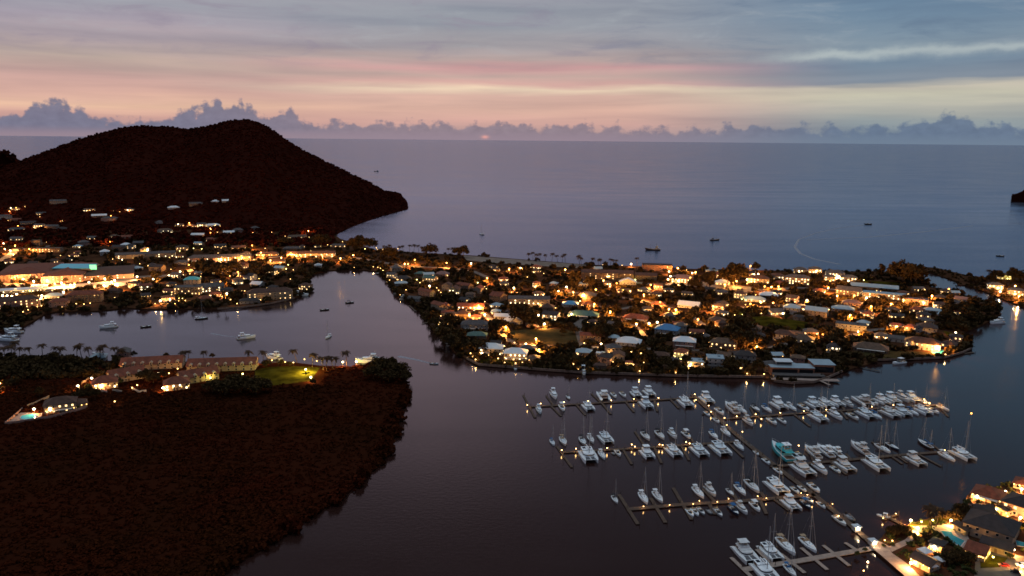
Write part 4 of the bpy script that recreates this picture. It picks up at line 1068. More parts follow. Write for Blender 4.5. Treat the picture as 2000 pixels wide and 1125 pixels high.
HOUSES = [
 # peninsula, front row along the marina water
 (958, 694, 45, 13, 2, 'hip', 'roof_white', 'wall_cream', -6, 2, 'white hip-roofed villa with amber light, left one of the twin villas on the point', 'the left twin villa', 'v'),
 (1006, 704, 44, 13, 2, 'hip', 'roof_white', 'wall_cream', -6, 2, 'white hip-roofed villa with an orange-lit porch, right one of the twin villas', 'the right twin villa', 'v'),
 (1153, 668, 40, 9, 2, 'gable', 'roof_terracotta', 'wall_tan', -4, 0, 'long red-roofed house with dark upper windows beside the road of fairy lights', 'the long red-roofed house', 'b'),
 (1226, 676, 46, 15, 1, 'hip', 'roof_white', 'wall_white', -10, 0, 'wide low house under a broad white roof, left of the blue roof', 'the broad white roof', ''),
 (1300, 656, 44, 16, 2, 'hip', 'roof_blue', 'wall_grey', -16, 0, 'house with a vivid blue roof in the middle of the peninsula', 'the vivid blue roof', 'v'),
 (1336, 680, 42, 13, 2, 'hip', 'roof_white', 'wall_pink', -6, 0, 'pinkish two-storey house with a white roof beside the lit road', 'the pinkish house', 'v'),
 (1412, 683, 50, 13, 2, 'hip', 'roof_tan', 'wall_tan', -8, 1, 'tan two-storey house with long porches behind the lit road', 'the tan porch house', 'b'),
 (1360, 721, 32, 12, 2, 'flat', 'roof_pale_blue', 'wall_cream', 0, 2, 'flat-roofed waterfront villa glowing yellow on both floors', 'the glowing yellow villa', 'b'),
 (1397, 721, 32, 13, 3, 'flat', 'roof_pale_blue', 'wall_white', 0, 0, 'unlit pale waterfront villa standing right of the glowing yellow one', 'the unlit pale villa', 'b'),
 (1208, 709, 22, 12, 2, 'gablef', 'roof_brown', 'wall_cream', -3, 0, 'narrow gable-fronted house facing the marina among garden lamps', 'the narrow gabled house', ''),
 (1228, 715, 12, 5, 1, 'hip', 'roof_terracotta', 'wall_cream', -5, 2, 'tiny orange-lit hut beside the narrow gabled house', 'the tiny orange hut', ''),
 (1172, 721, 25, 6, 1, 'hip', 'roof_brown', 'wall_tan', 0, 0, 'low brown boathouse at the quay right of the upright yacht', 'the brown boathouse', ''),
 (1172, 697, 17, 5, 1, 'flat', 'roof_white', 'wall_white', -12, 0, 'small white flat garden pavilion behind the boathouse', 'the white garden pavilion', ''),
 (1290, 701, 33, 9, 1, 'hip', 'roof_brown', 'wall_tan', -3, 0, 'long low dark-roofed house between the fairy-lit road and the quay', 'the long low dark house', ''),
 (1455, 708, 40, 12, 2, 'hip', 'roof_slate', 'wall_grey', 0, 0, 'dark house nearly lost in trees left of the big modern block', 'the tree-hidden dark house', ''),
 # canal row on the left shore of the peninsula
 (776, 532, 21, 15, 2, 'hip', 'roof_grey', 'wall_cream', 14, 0, 'steep shingle-roofed house at the head of the canal lamps', 'the steep shingled house', ''),
 (790, 549, 28, 13, 1, 'hip', 'roof_slate', 'wall_cream', 10, 1, 'slate-roofed house with a warm-lit wall near the canal head', 'the slate canal house', ''),
 (784, 558, 24, 9, 1, 'hip', 'roof_pale_blue', 'wall_grey', 8, 0, 'small pale blue roof on the canal bank above the moored boats', 'the pale blue canal roof', ''),
 (819, 539, 20, 10, 1, 'hip', 'roof_green', 'wall_tan', -16, 0, 'small green hip roof behind the canal houses', 'the small green roof', ''),
 (836, 552, 25, 12, 2, 'gable', 'roof_green', 'wall_cream', -28, 1, 'grey-green gabled house with a bright lamp at its corner', 'the grey-green gable', ''),
 (862, 540, 25, 13, 1, 'hip', 'roof_pink', 'wall_pink', -14, 0, 'pale pink hip-roofed house below the orange road', 'the pale pink roof', ''),
 (871, 567, 17, 12, 2, 'gablef', 'roof_brown', 'wall_cream', -14, 0, 'cream gable-end cottage, farther of two on the inner lane', 'the farther cream gable', ''),
 (885, 575, 20, 13, 2, 'gablef', 'roof_brown', 'wall_cream', -14, 2, 'brightly lit cream gable-end cottage, nearer of two on the inner lane', 'the lit cream gable', ''),
 (903, 566, 30, 10, 2, 'gable', 'roof_terracotta', 'wall_tan', -38, 0, 'terracotta row running back from the cream-ended house', 'the inner terracotta row', ''),
 (931, 573, 15, 13, 2, 'gablef', 'roof_terracotta', 'wall_cream', -20, 0, 'cream-ended terracotta house with two dark gable windows', 'the cream-ended house', ''),
 (828, 578, 34, 9, 2, 'gable', 'roof_terracotta', 'wall_pink', -46, 0, 'terracotta terrace along the canal bank, the farther half', 'the farther canal terrace', ''),
 (855, 606, 42, 10, 2, 'gable', 'roof_terracotta', 'wall_cream', -48, 0, 'long terracotta terrace along the canal bank, the nearer half', 'the nearer canal terrace', ''),
 (866, 609, 18, 11, 2, 'gablef', 'roof_terracotta', 'wall_cream', -10, 0, 'cream end house closing the canal terrace, windows in its gable', 'the terrace end house', ''),
 (919, 609, 52, 11, 2, 'gable', 'roof_terracotta', 'wall_pink', -4, 2, 'long two-storey house flooded with deep orange street light', 'the orange-flooded house', 'b'),
 (966, 588, 25, 15, 2, 'gable', 'roof_terracotta', 'wall_tan', -34, 0, 'red gabled house with lamps at its right corner', 'the red gabled house', ''),
 (904, 619, 26, 11, 1, 'hip', 'roof_brown', 'wall_tan', -8, 0, 'low brown-roofed house in front of the orange-flooded house', 'the low brown roof', ''),
 (928, 625, 18, 9, 1, 'hip', 'roof_terracotta', 'wall_tan', -8, 1, 'small terracotta-roofed house beside the bright lane', 'the small terracotta roof', ''),
 (926, 646, 52, 14, 2, 'hip', 'roof_grey', 'wall_grey', -6, 0, 'broad grey-roofed house on the canal corner among trees', 'the broad grey roof', 'v'),
 (979, 624, 28, 10, 1, 'gable', 'roof_white', 'wall_white', -8, 0, 'pale low-gabled house left of the white angular roof', 'the pale low gable', ''),
 (1007, 634, 30, 13, 1, 'gablef', 'roof_white', 'wall_white', 22, 0, 'angular white roof at the edge of the dry green', 'the angular white roof', ''),
 (931, 662, 38, 11, 1, 'hip', 'roof_green', 'wall_tan', -4, 0, 'dull green hip roof behind the twin villas', 'the dull green roof', ''),
 # middle of the peninsula
 (1033, 600, 80, 12, 3, 'gable', 'roof_grey', 'wall_cream', -2, 2, 'long cream apartment house with rows of yellow lamps', 'the lamp-lined apartments', 'b'),
 (1069, 606, 24, 12, 1, 'hip', 'roof_brown', 'wall_tan', -6, 0, 'brown hip roof just below the end of the lamp-lined apartments', 'the brown hip roof', ''),
 (1113, 600, 30, 12, 1, 'hip', 'roof_blue', 'wall_grey', -6, 0, 'house with a dark blue roof behind the green roof', 'the dark blue roof', ''),
 (1138, 622, 58, 15, 1, 'hip', 'roof_green', 'wall_white', -8, 1, 'wide dark green roof beside the brightest street lamp', 'the wide green roof', 'v'),
 (1146, 587, 32, 13, 2, 'hip', 'roof_grey', 'wall_tan', -10, 0, 'grey shingled two-storey house behind the orange crossroads', 'the grey shingled house', ''),
 (1073, 626, 30, 12, 2, 'gable', 'roof_slate', 'wall_white', -18, 2, 'white house with a dazzling lit stair at its left end', 'the dazzling stair house', ''),
 (1240, 628, 46, 14, 1, 'hip', 'roof_terracotta', 'wall_tan', -12, 0, 'terracotta hip roof above the orange lane junction', 'the wide terracotta roof', 'v'),
 (1286, 600, 26, 11, 1, 'hip', 'roof_terracotta', 'wall_pink', -4, 0, 'small pinkish house left of the white angled roof', 'the small pinkish house', ''),
 (1343, 602, 40, 15, 1, 'gable', 'roof_white', 'wall_white', -18, 0, 'bright white angled roof alone among dark trees', 'the lone white roof', ''),
 (1226, 560, 32, 11, 2, 'gablef', 'roof_white', 'wall_grey', -4, 0, 'white twin-gabled house below the lit hotel', 'the white twin gables', ''),
 (1219, 573, 28, 10, 1, 'hip', 'roof_brown', 'wall_pink', -3, 1, 'brown house with two lamps in front of the white twin gables', 'the two-lamp brown house', ''),
 (1398, 632, 30, 12, 1, 'hip', 'roof_slate', 'wall_grey', -14, 0, 'dark grey house right of the orange bend in the lane', 'the dark grey house', 'v'),
 (1470, 654, 28, 14, 2, 'hip', 'roof_tan', 'wall_tan', -12, 0, 'shingled house right of the great orange-lit tree', 'the shingled tree house', ''),
 (1328, 648, 24, 10, 2, 'hip', 'roof_grey', 'wall_grey', -10, 0, 'grey house right of the vivid blue roof', 'the plain grey house', ''),
 (1530, 666, 40, 13, 2, 'hip', 'roof_brown', 'wall_white', -8, 0, 'pale-walled house with small square windows above the curved wall', 'the pale square-window house', ''),
 (1569, 670, 36, 13, 1, 'hip', 'roof_tan', 'wall_white', -12, 1, 'low shingled house joined by a lamp to the pale house', 'the low shingled house', ''),
 (1545, 612, 30, 13, 2, 'hip', 'roof_pale_blue', 'wall_white', -12, 0, 'pale house with a light blue roof above the lit lawn', 'the light blue roof', ''),
 (1521, 616, 26, 14, 1, 'gable', 'roof_grey', 'wall_white', 26, 2, 'sloping grey roof with lights under it above the lit lawn', 'the sloping grey roof', ''),
 (1592, 618, 40, 14, 2, 'gable', 'roof_pale_blue', 'wall_cream', -20, 0, 'long white house under a light blue gable, lit at its foot', 'the light blue gable', ''),
 (1646, 609, 40, 12, 1, 'hip', 'roof_pale_blue', 'wall_white', -8, 0, 'low pair of pale roofs under the pink roof', 'the low pale roofs', ''),
 (1662, 602, 32, 11, 2, 'hip', 'roof_pink', 'wall_pink', -8, 0, 'pink-roofed house behind the low pale roofs', 'the pink roof', ''),
 (1501, 582, 34, 13, 1, 'hip', 'roof_white', 'wall_grey', -6, 0, 'white-roofed house in front of the seaside resort', 'the resort-side white roof', ''),
 (1474, 590, 40, 11, 1, 'hip', 'roof_pale_blue', 'wall_white', -4, 2, 'pale-roofed building with many lamps along its front', 'the many-lamp building', 'v'),
 (1661, 646, 55, 13, 2, 'flat', 'roof_grey', 'wall_grey', -10, 0, 'grey two-storey flats with dark windows and a street lamp in front', 'the grey flats', 'b'),
 (1700, 688, 62, 16, 1, 'hip', 'roof_tan', 'wall_tan', -10, 0, 'large low tan-roofed house behind the dark lawn', 'the large tan roof', 'v'),
 (1809, 652, 36, 15, 2, 'hip', 'roof_slate', 'wall_grey', -10, 0, 'slate pyramid-roofed house behind the mansion', 'the slate pyramid roof', ''),
 (1800, 683, 62, 15, 2, 'hip', 'roof_brown', 'wall_white', -14, 1, 'big white mansion with a round tower and dark roof beside a pool', 'the tower mansion', 't'),
 (1750, 668, 28, 10, 1, 'gable', 'roof_grey', 'wall_white', -10, 0, 'low white annex left of the mansion tower', 'the low white annex', ''),
 (1751, 641, 24, 7, 1, 'hip', 'roof_terracotta', 'wall_tan', -8, 2, 'small orange-lit pergola house behind the tan roof', 'the orange pergola house', 'v'),
 (1821, 612, 30, 10, 1, 'hip', 'roof_pale_blue', 'wall_white', -8, 0, 'low light blue roofs alone in the dark trees near the channel', 'the lone light blue roofs', ''),
 (1875, 594, 22, 10, 2, 'gable', 'roof_pink', 'wall_white', -24, 0, 'white gabled house on the channel bank', 'the channel bank house', ''),
 # seaside row
 (1186, 546, 100, 14, 3, 'gable', 'roof_brown', 'wall_tan', -2, 1, 'long brown-roofed beach hotel with orange-lit galleries', 'the long beach hotel', 'ba', 'hotel', 'hotel'),
 (1261, 547, 42, 13, 2, 'gable', 'roof_brown', 'wall_tan', -4, 0, 'right wing of brown roof beside the long beach hotel', 'the hotel right wing', 'b', 'hotel', 'hotel'),
 (1283, 530, 58, 16, 3, 'flat', 'roof_brown', 'wall_brick', -3, 0, 'big flat red-brown block on the beach, highest on the shore', 'the red-brown block', '', 'hotel', 'hotel'),
 (1332, 553, 42, 17, 2, 'hip', 'roof_pink', 'wall_cream', -6, 2, 'dazzlingly lit pink-roofed restaurant on the seafront', 'the dazzling restaurant', 'v', 'restaurant', 'restaurant'),
 (1411, 557, 26, 13, 1, 'hip', 'roof_white', 'wall_white', -4, 1, 'white tent-like roof between two dark seafront trees', 'the white tent roof', ''),
 (1390, 533, 24, 9, 1, 'flat', 'roof_pale_blue', 'wall_tan', -3, 1, 'pale flat beach bar behind the seafront trees', 'the pale beach bar', ''),
 (1480, 553, 42, 14, 2, 'hip', 'roof_brown', 'wall_cream', -6, 2, 'brown-roofed resort building lit along its eaves', 'the brown resort building', ''),
 (1516, 548, 28, 12, 2, 'hip', 'roof_brown', 'wall_white', -6, 2, 'bright white resort wing right of the brown resort building', 'the bright resort wing', ''),
 (1557, 556, 44, 14, 3, 'hip', 'roof_grey', 'wall_cream', -6, 2, 'yellow-lit three-storey resort block above the orange forecourt', 'the yellow resort block', 'b'),
 (1563, 535, 24, 12, 2, 'hip', 'roof_grey', 'wall_cream', -4, 2, 'rear resort villa, lit window under a pyramid roof, farther left', 'the rear left resort villa', ''),
 (1592, 534, 24, 12, 2, 'hip', 'roof_grey', 'wall_cream', -4, 2, 'rear resort villa with one lit band, middle of the beach row', 'the rear middle resort villa', ''),
 (1630, 546, 34, 13, 3, 'hip', 'roof_grey', 'wall_white', -6, 2, 'white-lit resort block with balconies right of the yellow one', 'the white resort block', 'b'),
 (1658, 551, 28, 12, 2, 'hip', 'roof_grey', 'wall_white', -6, 2, 'last resort villa on the right, white lights at its base', 'the last resort villa', ''),
 (1620, 549, 20, 10, 2, 'hip', 'roof_grey', 'wall_cream', -6, 2, 'small lit resort house in front of the white block', 'the small resort house', ''),
 (1726, 584, 76, 16, 2, 'flat', 'roof_pale_blue', 'wall_cream', -10, 2, 'long warehouse with a pale blue roof and orange-lit front', 'the long pale warehouse', '', 'warehouse', 'warehouse'),
 (1707, 566, 84, 14, 1, 'gable', 'roof_pale_blue', 'wall_tan', -10, 0, 'long rear hall with pale roof behind the warehouse', 'the long rear hall', '', 'warehouse', 'warehouse'),
 (1655, 577, 44, 16, 2, 'gable', 'roof_grey', 'wall_tan', -22, 1, 'grey-roofed hall end glowing orange left of the warehouse', 'the grey hall end', '', 'warehouse', 'warehouse'),
 (1790, 595, 40, 12, 2, 'flat', 'roof_pink', 'wall_pink', -8, 0, 'flat pinkish block right of the warehouse, white lamp at its corner', 'the flat pinkish block', ''),
 # east shore
 (1944, 566, 26, 11, 2, 'hip', 'roof_grey', 'wall_white', -6, 2, 'lit waterside house with two dazzling lamps across the channel', 'the lit channel house', 'v'),
 (1985, 577, 26, 11, 2, 'hip', 'roof_grey', 'wall_cream', -6, 2, 'lit house at the right edge across the channel', 'the right edge house', 'v'),
 (1961, 546, 24, 10, 2, 'hip', 'roof_tan', 'wall_white', -6, 1, 'pale house among trees behind the lit channel houses', 'the pale tree-set house', ''),
 # town on the left
 (48, 549, 96, 95, 3, 'hip', 'roof_terracotta', 'wall_pink', 2, 1, 'huge terracotta-roofed shopping mall, left block with orange floodlit front', 'the left mall block', 'a', 'shopping_mall', 'mall'),
 (122, 552, 70, 105, 3, 'hip', 'roof_terracotta', 'wall_pink', 0, 1, 'middle block of the shopping mall below the long turquoise skylight', 'the middle mall block', 'a', 'shopping_mall', 'mall'),
 (205, 546, 100, 75, 2, 'hip', 'roof_brown', 'wall_pink', 8, 2, 'right wing of the shopping mall with a dazzling white arcade', 'the right mall wing', 'a', 'shopping_mall', 'mall'),
 (36, 572, 74, 18, 1, 'flat', 'roof_white', 'wall_grey', 0, 2, 'wide flat white roof in front of the left mall block', 'the wide flat white roof', '', 'market_hall', 'hall'),
 (114, 569, 54, 12, 1, 'flat', 'roof_white', 'wall_grey', 0, 1, 'smaller flat white roof in front of the middle mall block', 'the smaller flat roof', '', 'market_hall', 'hall'),
 (104, 583, 30, 10, 1, 'hip', 'roof_pale_blue', 'wall_grey', -4, 0, 'pale hip roof between two lit lagoon apartment blocks', 'the pale lagoon roof', ''),
 (32, 603, 80, 14, 3, 'hip', 'roof_brown', 'wall_pink', 10, 1, 'dark terracotta lagoon apartments at the left edge', 'the left lagoon apartments', 'b', 'apartment_block', 'apartments'),
 (113, 600, 32, 12, 2, 'hip', 'roof_terracotta', 'wall_pink', -4, 0, 'small terracotta lagoon house behind three garden lamps', 'the small lagoon house', ''),
 (163, 591, 62, 14, 3, 'hip', 'roof_terracotta', 'wall_tan', -3, 0, 'three-storey terracotta apartments on the lagoon, unlit windows', 'the unlit lagoon apartments', 'b', 'apartment_block', 'apartments'),
 (90, 493, 50, 16, 2, 'flat', 'roof_tan', 'wall_tan', -8, 1, 'tan flat-roofed school-like block behind the mall', 'the tan rear block', ''),
 (70, 480, 16, 10, 3, 'flat', 'roof_tan', 'wall_tan', -6, 0, 'narrow tan tower behind the mall', 'the narrow tan tower', ''),
 (285, 504, 106, 13, 2, 'gable', 'roof_grey', 'wall_cream', 6, 2, 'long two-storey row with a line of bright lamps behind the mall', 'the bright lamp row', 'b', 'apartment_block', 'apartments'),
 (366, 576, 50, 16, 3, 'flat', 'roof_grey', 'wall_tan', -4, 1, 'tan three-storey flats with deep balconies above the green-lit garden', 'the deep-balcony flats', 'b', 'apartment_block', 'apartments'),
 (374, 560, 28, 12, 3, 'hip', 'roof_teal', 'wall_grey', -4, 0, 'teal-roofed block rising behind the deep-balcony flats', 'the teal-roofed block', ''),
 (416, 570, 42, 16, 2, 'gable', 'roof_grey', 'wall_pink', 18, 2, 'hotel wing washed in deep orange light above the lagoon', 'the orange hotel wing', 'b', 'hotel', 'hotel'),
 (528, 586, 84, 15, 3, 'hip', 'roof_brown', 'wall_cream', 8, 1, 'cream arcaded hotel on the lagoon point, three tall storeys', 'the cream arcaded hotel', 'ba', 'hotel', 'hotel'),
 (441, 571, 22, 10, 1, 'hip', 'roof_slate', 'wall_grey', -4, 0, 'small dark-roofed house below the orange hotel wing', 'the small dark house', ''),
 (498, 560, 22, 12, 1, 'gable', 'roof_white', 'wall_grey', -28, 0, 'grey and white striped gable behind the cream arcaded hotel', 'the striped gable', ''),
 (488, 593, 38, 10, 1, 'hip', 'roof_slate', 'wall_grey', 6, 0, 'low dark lagoon house left of the cream arcaded hotel', 'the low lagoon house', ''),
 (607, 503, 92, 14, 2, 'gable', 'roof_brown', 'wall_cream', -2, 2, 'long orange-lit shop row at the head of the lagoon', 'the long shop row', 'v', 'shop_row', 'shops'),
 (582, 466, 34, 14, 1, 'gable', 'roof_tan', 'wall_cream', 14, 1, 'tan gabled hall under the tall orange lamp', 'the tan gabled hall', ''),
 (660, 483, 30, 10, 1, 'hip', 'roof_grey', 'wall_cream', -4, 1, 'small lit house near the beach behind the round tree', 'the small beach house', ''),
 (398, 512, 62, 16, 2, 'hip', 'roof_grey', 'wall_pink', -4, 2, 'grey-roofed pink building with a white-lit porch in town', 'the grey-roofed pink building', 'v'),
 (460, 509, 58, 14, 2, 'gable', 'roof_grey', 'wall_tan', 6, 2, 'long grey gable along the orange main street', 'the main street gable', ''),
 (521, 500, 42, 12, 1, 'hip', 'roof_brown', 'wall_tan', -4, 1, 'brown town house behind a street lamp pair', 'the brown town house', ''),
 (540, 515, 34, 12, 1, 'hip', 'roof_brown', 'wall_cream', -6, 2, 'orange-lit low house left of the long shop row', 'the low orange house', ''),
 (570, 489, 34, 11, 1, 'hip', 'roof_grey', 'wall_tan', -4, 0, 'grey-roofed house in front of the tan gabled hall', 'the grey town roof', ''),
]
for row in HOUSES:
    row = list(row); nm = cat = None
    if len(row) == 15: cat = row.pop(); nm = row.pop()
    house(*row[:13], name=nm, cat=cat or 'house')
# houses climbing the foot of the hill, and the ones lost in the town's trees
SLOPE = [(113, 398, 28, 'roof_grey', 0), (28, 411, 20, 'roof_tan', 2), (194, 424, 26, 'roof_white', 0), (212, 432, 28, 'roof_grey', 0), (173, 413, 20, 'roof_tan', 2), (340, 408, 20, 'roof_white', 0), (383, 403, 24, 'roof_grey', 0),
 (419, 396, 14, 'roof_white', 0), (442, 395, 14, 'roof_white', 0), (322, 456, 26, 'roof_tan', 2), (350, 443, 14, 'roof_tan', 2), (372, 444, 14, 'roof_terracotta', 1), (393, 444, 16, 'roof_grey', 2), (416, 443, 26, 'roof_white', 0), (447, 457, 20, 'roof_white', 1),
 (466, 455, 18, 'roof_grey', 0), (385, 462, 24, 'roof_white', 0), (411, 471, 20, 'roof_terracotta', 1), (100, 448, 24, 'roof_grey', 0), (32, 451, 30, 'roof_grey', 1), (55, 438, 26, 'roof_slate', 0), (10, 428, 24, 'roof_grey', 0), (80, 420, 16, 'roof_grey', 1),
 (118, 450, 20, 'roof_slate', 0), (75, 446, 18, 'roof_grey', 2), (247, 482, 18, 'roof_white', 0), (270, 478, 18, 'roof_grey', 0), (165, 480, 18, 'roof_grey', 0), (247, 466, 20, 'roof_terracotta', 0), (220, 465, 16, 'roof_tan', 1), (230, 490, 24, 'roof_slate', 0), (250, 412, 14, 'roof_grey', 1),
 (178, 468, 18, 'roof_grey', 1), (205, 499, 16, 'roof_white', 0), (30, 432, 18, 'roof_terracotta', 0), (500, 448, 14, 'roof_grey', 0), (30, 473, 20, 'roof_grey', 1), (310, 437, 14, 'roof_grey', 0), (430, 484, 22, 'roof_slate', 1), (356, 490, 22, 'roof_slate', 1), (467, 487, 26, 'roof_brown', 1), (352, 517, 22, 'roof_grey', 0), (303, 530, 26, 'roof_slate', 0)]
RC = {'roof_grey': 'grey', 'roof_tan': 'tan', 'roof_white': 'pale', 'roof_terracotta': 'reddish', 'roof_slate': 'dark', 'roof_brown': 'brown'}
slope_labels = []
for i, (x, y, w, rk, lit) in enumerate(SLOPE):
    hill_ = y < 460
    head = f"{RC[rk]}-roofed {'lit' if lit else 'unlit'} {'hillside' if hill_ else 'town'} house"
    lab = place_phrase(x, y, head, LUSED)
    ref = f"the {RC[rk]} {'hillside' if hill_ else 'town'} roof"
    if ref in [m[2] for m in MARKS]:
        ref = f"the {'lit' if lit else 'unlit'} {RC[rk]} {'hillside' if hill_ else 'town'} house"
    unique = ref not in [m[2] for m in MARKS]
    house(x, y, w, 12, 1 + (i % 3 == 0), 'hip' if i % 2 else 'gable', rk, ('wall_cream', 'wall_white', 'wall_tan', 'wall_pink')[i % 4], rng.uniform(-25, 25), lit, lab, ref if unique else '', group='houses climbing the hill', frac=.7)
    if not unique: MARKS.pop()
# smaller houses half hidden in the gardens between the named ones
def small_houses(x0, x1, y0, y1, n, seed, poly):
    r = random.Random(seed); made = 0
    for _ in range(n * 60):
        if made >= n: break
        px, py = r.uniform(x0, x1), r.uniform(y0, y1); p = at(px, py)
        if p.z > LAND + .2 or not inside(poly, p.x, p.y): continue
        w = r.uniform(9, 15); d = r.uniform(8, 11)
        if any((p.x - f[0]) ** 2 + (p.y + d / 2 - f[1]) ** 2 < (f[2] + w * .62) ** 2 for f in FOOT): continue
        if any(inside(q, p.x, p.y) or inside(q, p.x, p.y + d) for q in PATCH): continue
        if any(min((p.x - a.x) ** 2 + (p.y + d / 2 - a.y) ** 2 for a in pts) < (w * .6 + wd) ** 2 for pts, wd in ROADS): continue
        wx = w * ppm(p); made += 1
        if any(x0_ < px + wx / 2 and px - wx / 2 < x1_ and yb < py and py - 6.5 * ppm(p) < yb - (yb - y0_) * .45 for x0_, y0_, x1_, y1_, yb in TREE_BLOCK): continue
        rk = r.choice(('roof_grey', 'roof_brown', 'roof_tan', 'roof_slate', 'roof_terracotta', 'roof_terracotta', 'roof_brown', 'roof_slate', 'roof_pale_blue')); lit = r.choice((0, 1, 1, 2))
        nm = dict(RC, roof_pale_blue='pale blue')[rk]
        k = r.choice(('hip', 'hip', 'gable'))
        head = f"small {nm}-roofed {'lit' if lit else 'unlit'} {'hipped' if k == 'hip' else 'gabled'} house"
        lab = place_phrase(px, py, head, LUSED)
        house(px, py, wx, d, r.choice((1, 1, 2)), k, rk, r.choice(('wall_cream', 'wall_white', 'wall_tan', 'wall_pink')), r.uniform(-35, 20), lit, lab, '', group='small houses in the gardens', frac=.6, dens=3.2)
        MARKS.pop()
GMAINP = GMAIN
small_houses(760, 1180, 524, 716, 34, 201, GMAIN)
small_houses(1180, 1560, 532, 728, 40, 202, GMAIN)
small_houses(1560, 1880, 560, 690, 26, 203, GMAIN)
small_houses(0, 640, 476, 596, 46, 204, GMAIN)
# big modern waterfront block: a thing in several wings
def modern_block():
    p = at(1566, 736); o = thing('villa', p, R(-4), 'big modern flat-roofed block with stepped pale roofs, dark galleries and a jetty', 'villa')
    k = ppm(p); u_ = lambda px: (px - 1566) / k
    def wing(x0, x1, y0, y1, z0, z1, key, rkey):
        m = MB(); m.box(((x0 + x1) / 2, (y0 + y1) / 2, (z0 + z1) / 2), (x1 - x0, y1 - y0, z1 - z0)); w_ = obj('wing', m.mesh('wing', key), o)
        r = MB(); r.box(((x0 + x1) / 2, (y0 + y1) / 2 - .4, z1 + .17), (x1 - x0 + 1.2, y1 - y0 + 1.4, .3)); obj('roof', r.mesh('roof', rkey), w_)
        m = MB(); m.box(((x0 + x1) / 2, y0 - .04, z0 + (z1 - z0) * .52), ((x1 - x0) * .9, .1, (z1 - z0) * .55)); obj('window', m.mesh('window', 'tinted_glass'), w_)
    wing(u_(1508), u_(1562), 3, 17, -.3, 6.6, 'wall_brick', 'roof_pale_blue')
    wing(u_(1521), u_(1552), 9, 18, 6.96, 9.8, 'wall_grey', 'roof_white')
    wing(u_(1563), u_(1592), 5, 17, -.3, 6.1, 'wall_brick', 'roof_pale_blue')
    wing(u_(1594), u_(1634), 8, 24, -.3, 8.4, 'wall_brick', 'roof_pale_blue')
    wing(u_(1510), u_(1606), -4, 2.4, -.3, 2.2, 'wall_grey', 'roof_grey')
    m = MB(); m.box((0, -7.5, .2), (54, 6.2, .5)); m.box((14, -15, .1), (1.9, 11, .3), rz=.35); obj('terrace', m.mesh('terrace', 'paving'), o)
    MARKS.append((1566, 700, 'the big modern block')); TREE_BLOCK.append((1504, 676, 1636, 740, 740)); FOOT.append((p.x, p.y + 8, 34, 34, 22, 0))
modern_block()
# mall roof skylight and lit sign
def mall_bits():
    a = at(120, 549); k = ppm(a)
    o = thing('skylight', a + Vector((0, 34, 13.6)), R(2), 'long turquoise skylight on the shopping mall roof', 'skylight')
    o.rotation_euler[0] = R(6.3)
    m = MB(); m.box((0, 0, 0), (80 / k, 27, 1.6), top=.95); obj('frame', m.mesh('frame', 'roof_grey'), o)
    m = MB(); m.box((0, 0, .95), (74 / k, 23, .5), top=.96); obj('pane', m.mesh('pane', 'pool_water'), o)
    b = at(160, 550)
    s = thing('sign', b + Vector((2, 26, 15.0)), 0, 'square green-lit sign panel at the end of the skylight', 'sign')
    m = MB(); m.box((0, 0, 0), (9.2, .5, 6.4)); obj('panel', m.mesh('panel', 'sign_green'), s)
    m = MB(); m.bar((-3, .5, -5), (-3, .5, 3), .2); m.bar((3, .5, -5), (3, .5, 3), .2); obj('frame', m.mesh('frame', 'lamp_pole'), s)
mall_bits()

# ---------------------------------------------------------------- the near spit: condominium rows, villa with pool
ROWC = dict(name='terraced_house', cat='terrace', storey=2.35, rh=4.6)
house(296, 722, 112, 15, 2, 'gable', 'roof_terracotta', 'wall_cream', -3, 0, 'long terracotta condominium row with cream dormers, left of the palms on the spit', 'the left condominium row', 'd', **ROWC)
house(432, 725, 128, 15, 2, 'gable', 'roof_terracotta', 'wall_cream', -5, 0, 'long terracotta condominium row with cream dormers, beside the lit lawn', 'the right condominium row', 'd', **ROWC)
house(252, 744, 62, 14, 2, 'gable', 'roof_terracotta', 'wall_cream', 24, 0, 'diagonal terracotta row nearest the yellow-lit gable, farther part', 'the left diagonal row', 'd', **ROWC)
house(206, 760, 44, 12, 2, 'hip', 'roof_terracotta', 'wall_cream', 12, 2, 'terracotta end house with a yellow-lit front wall and garden wall', 'the yellow-lit end house', '', **ROWC)
house(392, 746, 70, 14, 2, 'gable', 'roof_terracotta', 'wall_cream', 22, 0, 'diagonal terracotta row facing the dark trees, right of the driveway lamps', 'the right diagonal row', 'd', **ROWC)
house(346, 762, 46, 12, 2, 'hip', 'roof_terracotta', 'wall_cream', 10, 2, 'terracotta end house lit at its left corner, last before the dark scrub', 'the last terracotta house', '', **ROWC)
house(118, 806, 54, 13, 2, 'hip', 'roof_brown', 'wall_cream', 6, 1, 'cream villa with a dark hip roof in the triangular walled garden', 'the walled villa', 'v')
house(154, 798, 30, 10, 1, 'hip', 'roof_brown', 'wall_cream', 14, 2, 'lit cream annex right of the walled villa', 'the lit annex', '')
house(240, 703, 22, 12, 2, 'gablef', 'roof_grey', 'wall_pink', 0, 0, 'pale gable end behind the palms at the left of the condominiums', 'the pale gable end', '')
house(190, 706, 28, 11, 1, 'hip', 'roof_pale_blue', 'wall_grey', 0, 0, 'pale roof half hidden by the spit palms', 'the half-hidden pale roof', '', block=False)
def wall_run(name, pix, h, thick, mats, label, cat='wall', z=LAND):
    pts = [at(*q) for q in pix]; o0 = pts[0]; m = MB()
    for a, c in zip(pts, pts[1:]):
        d = c - a; mid = (a + c) / 2 - o0
        m.box((mid.x, mid.y, h / 2 - .2), (d.length + thick * .6, thick, h + .4), 0, math.atan2(d.y, d.x)); 
    ob = obj(name, m.mesh(name, mats)); ob.location = (o0.x, o0.y, o0.z); return tag(ob, label, cat)
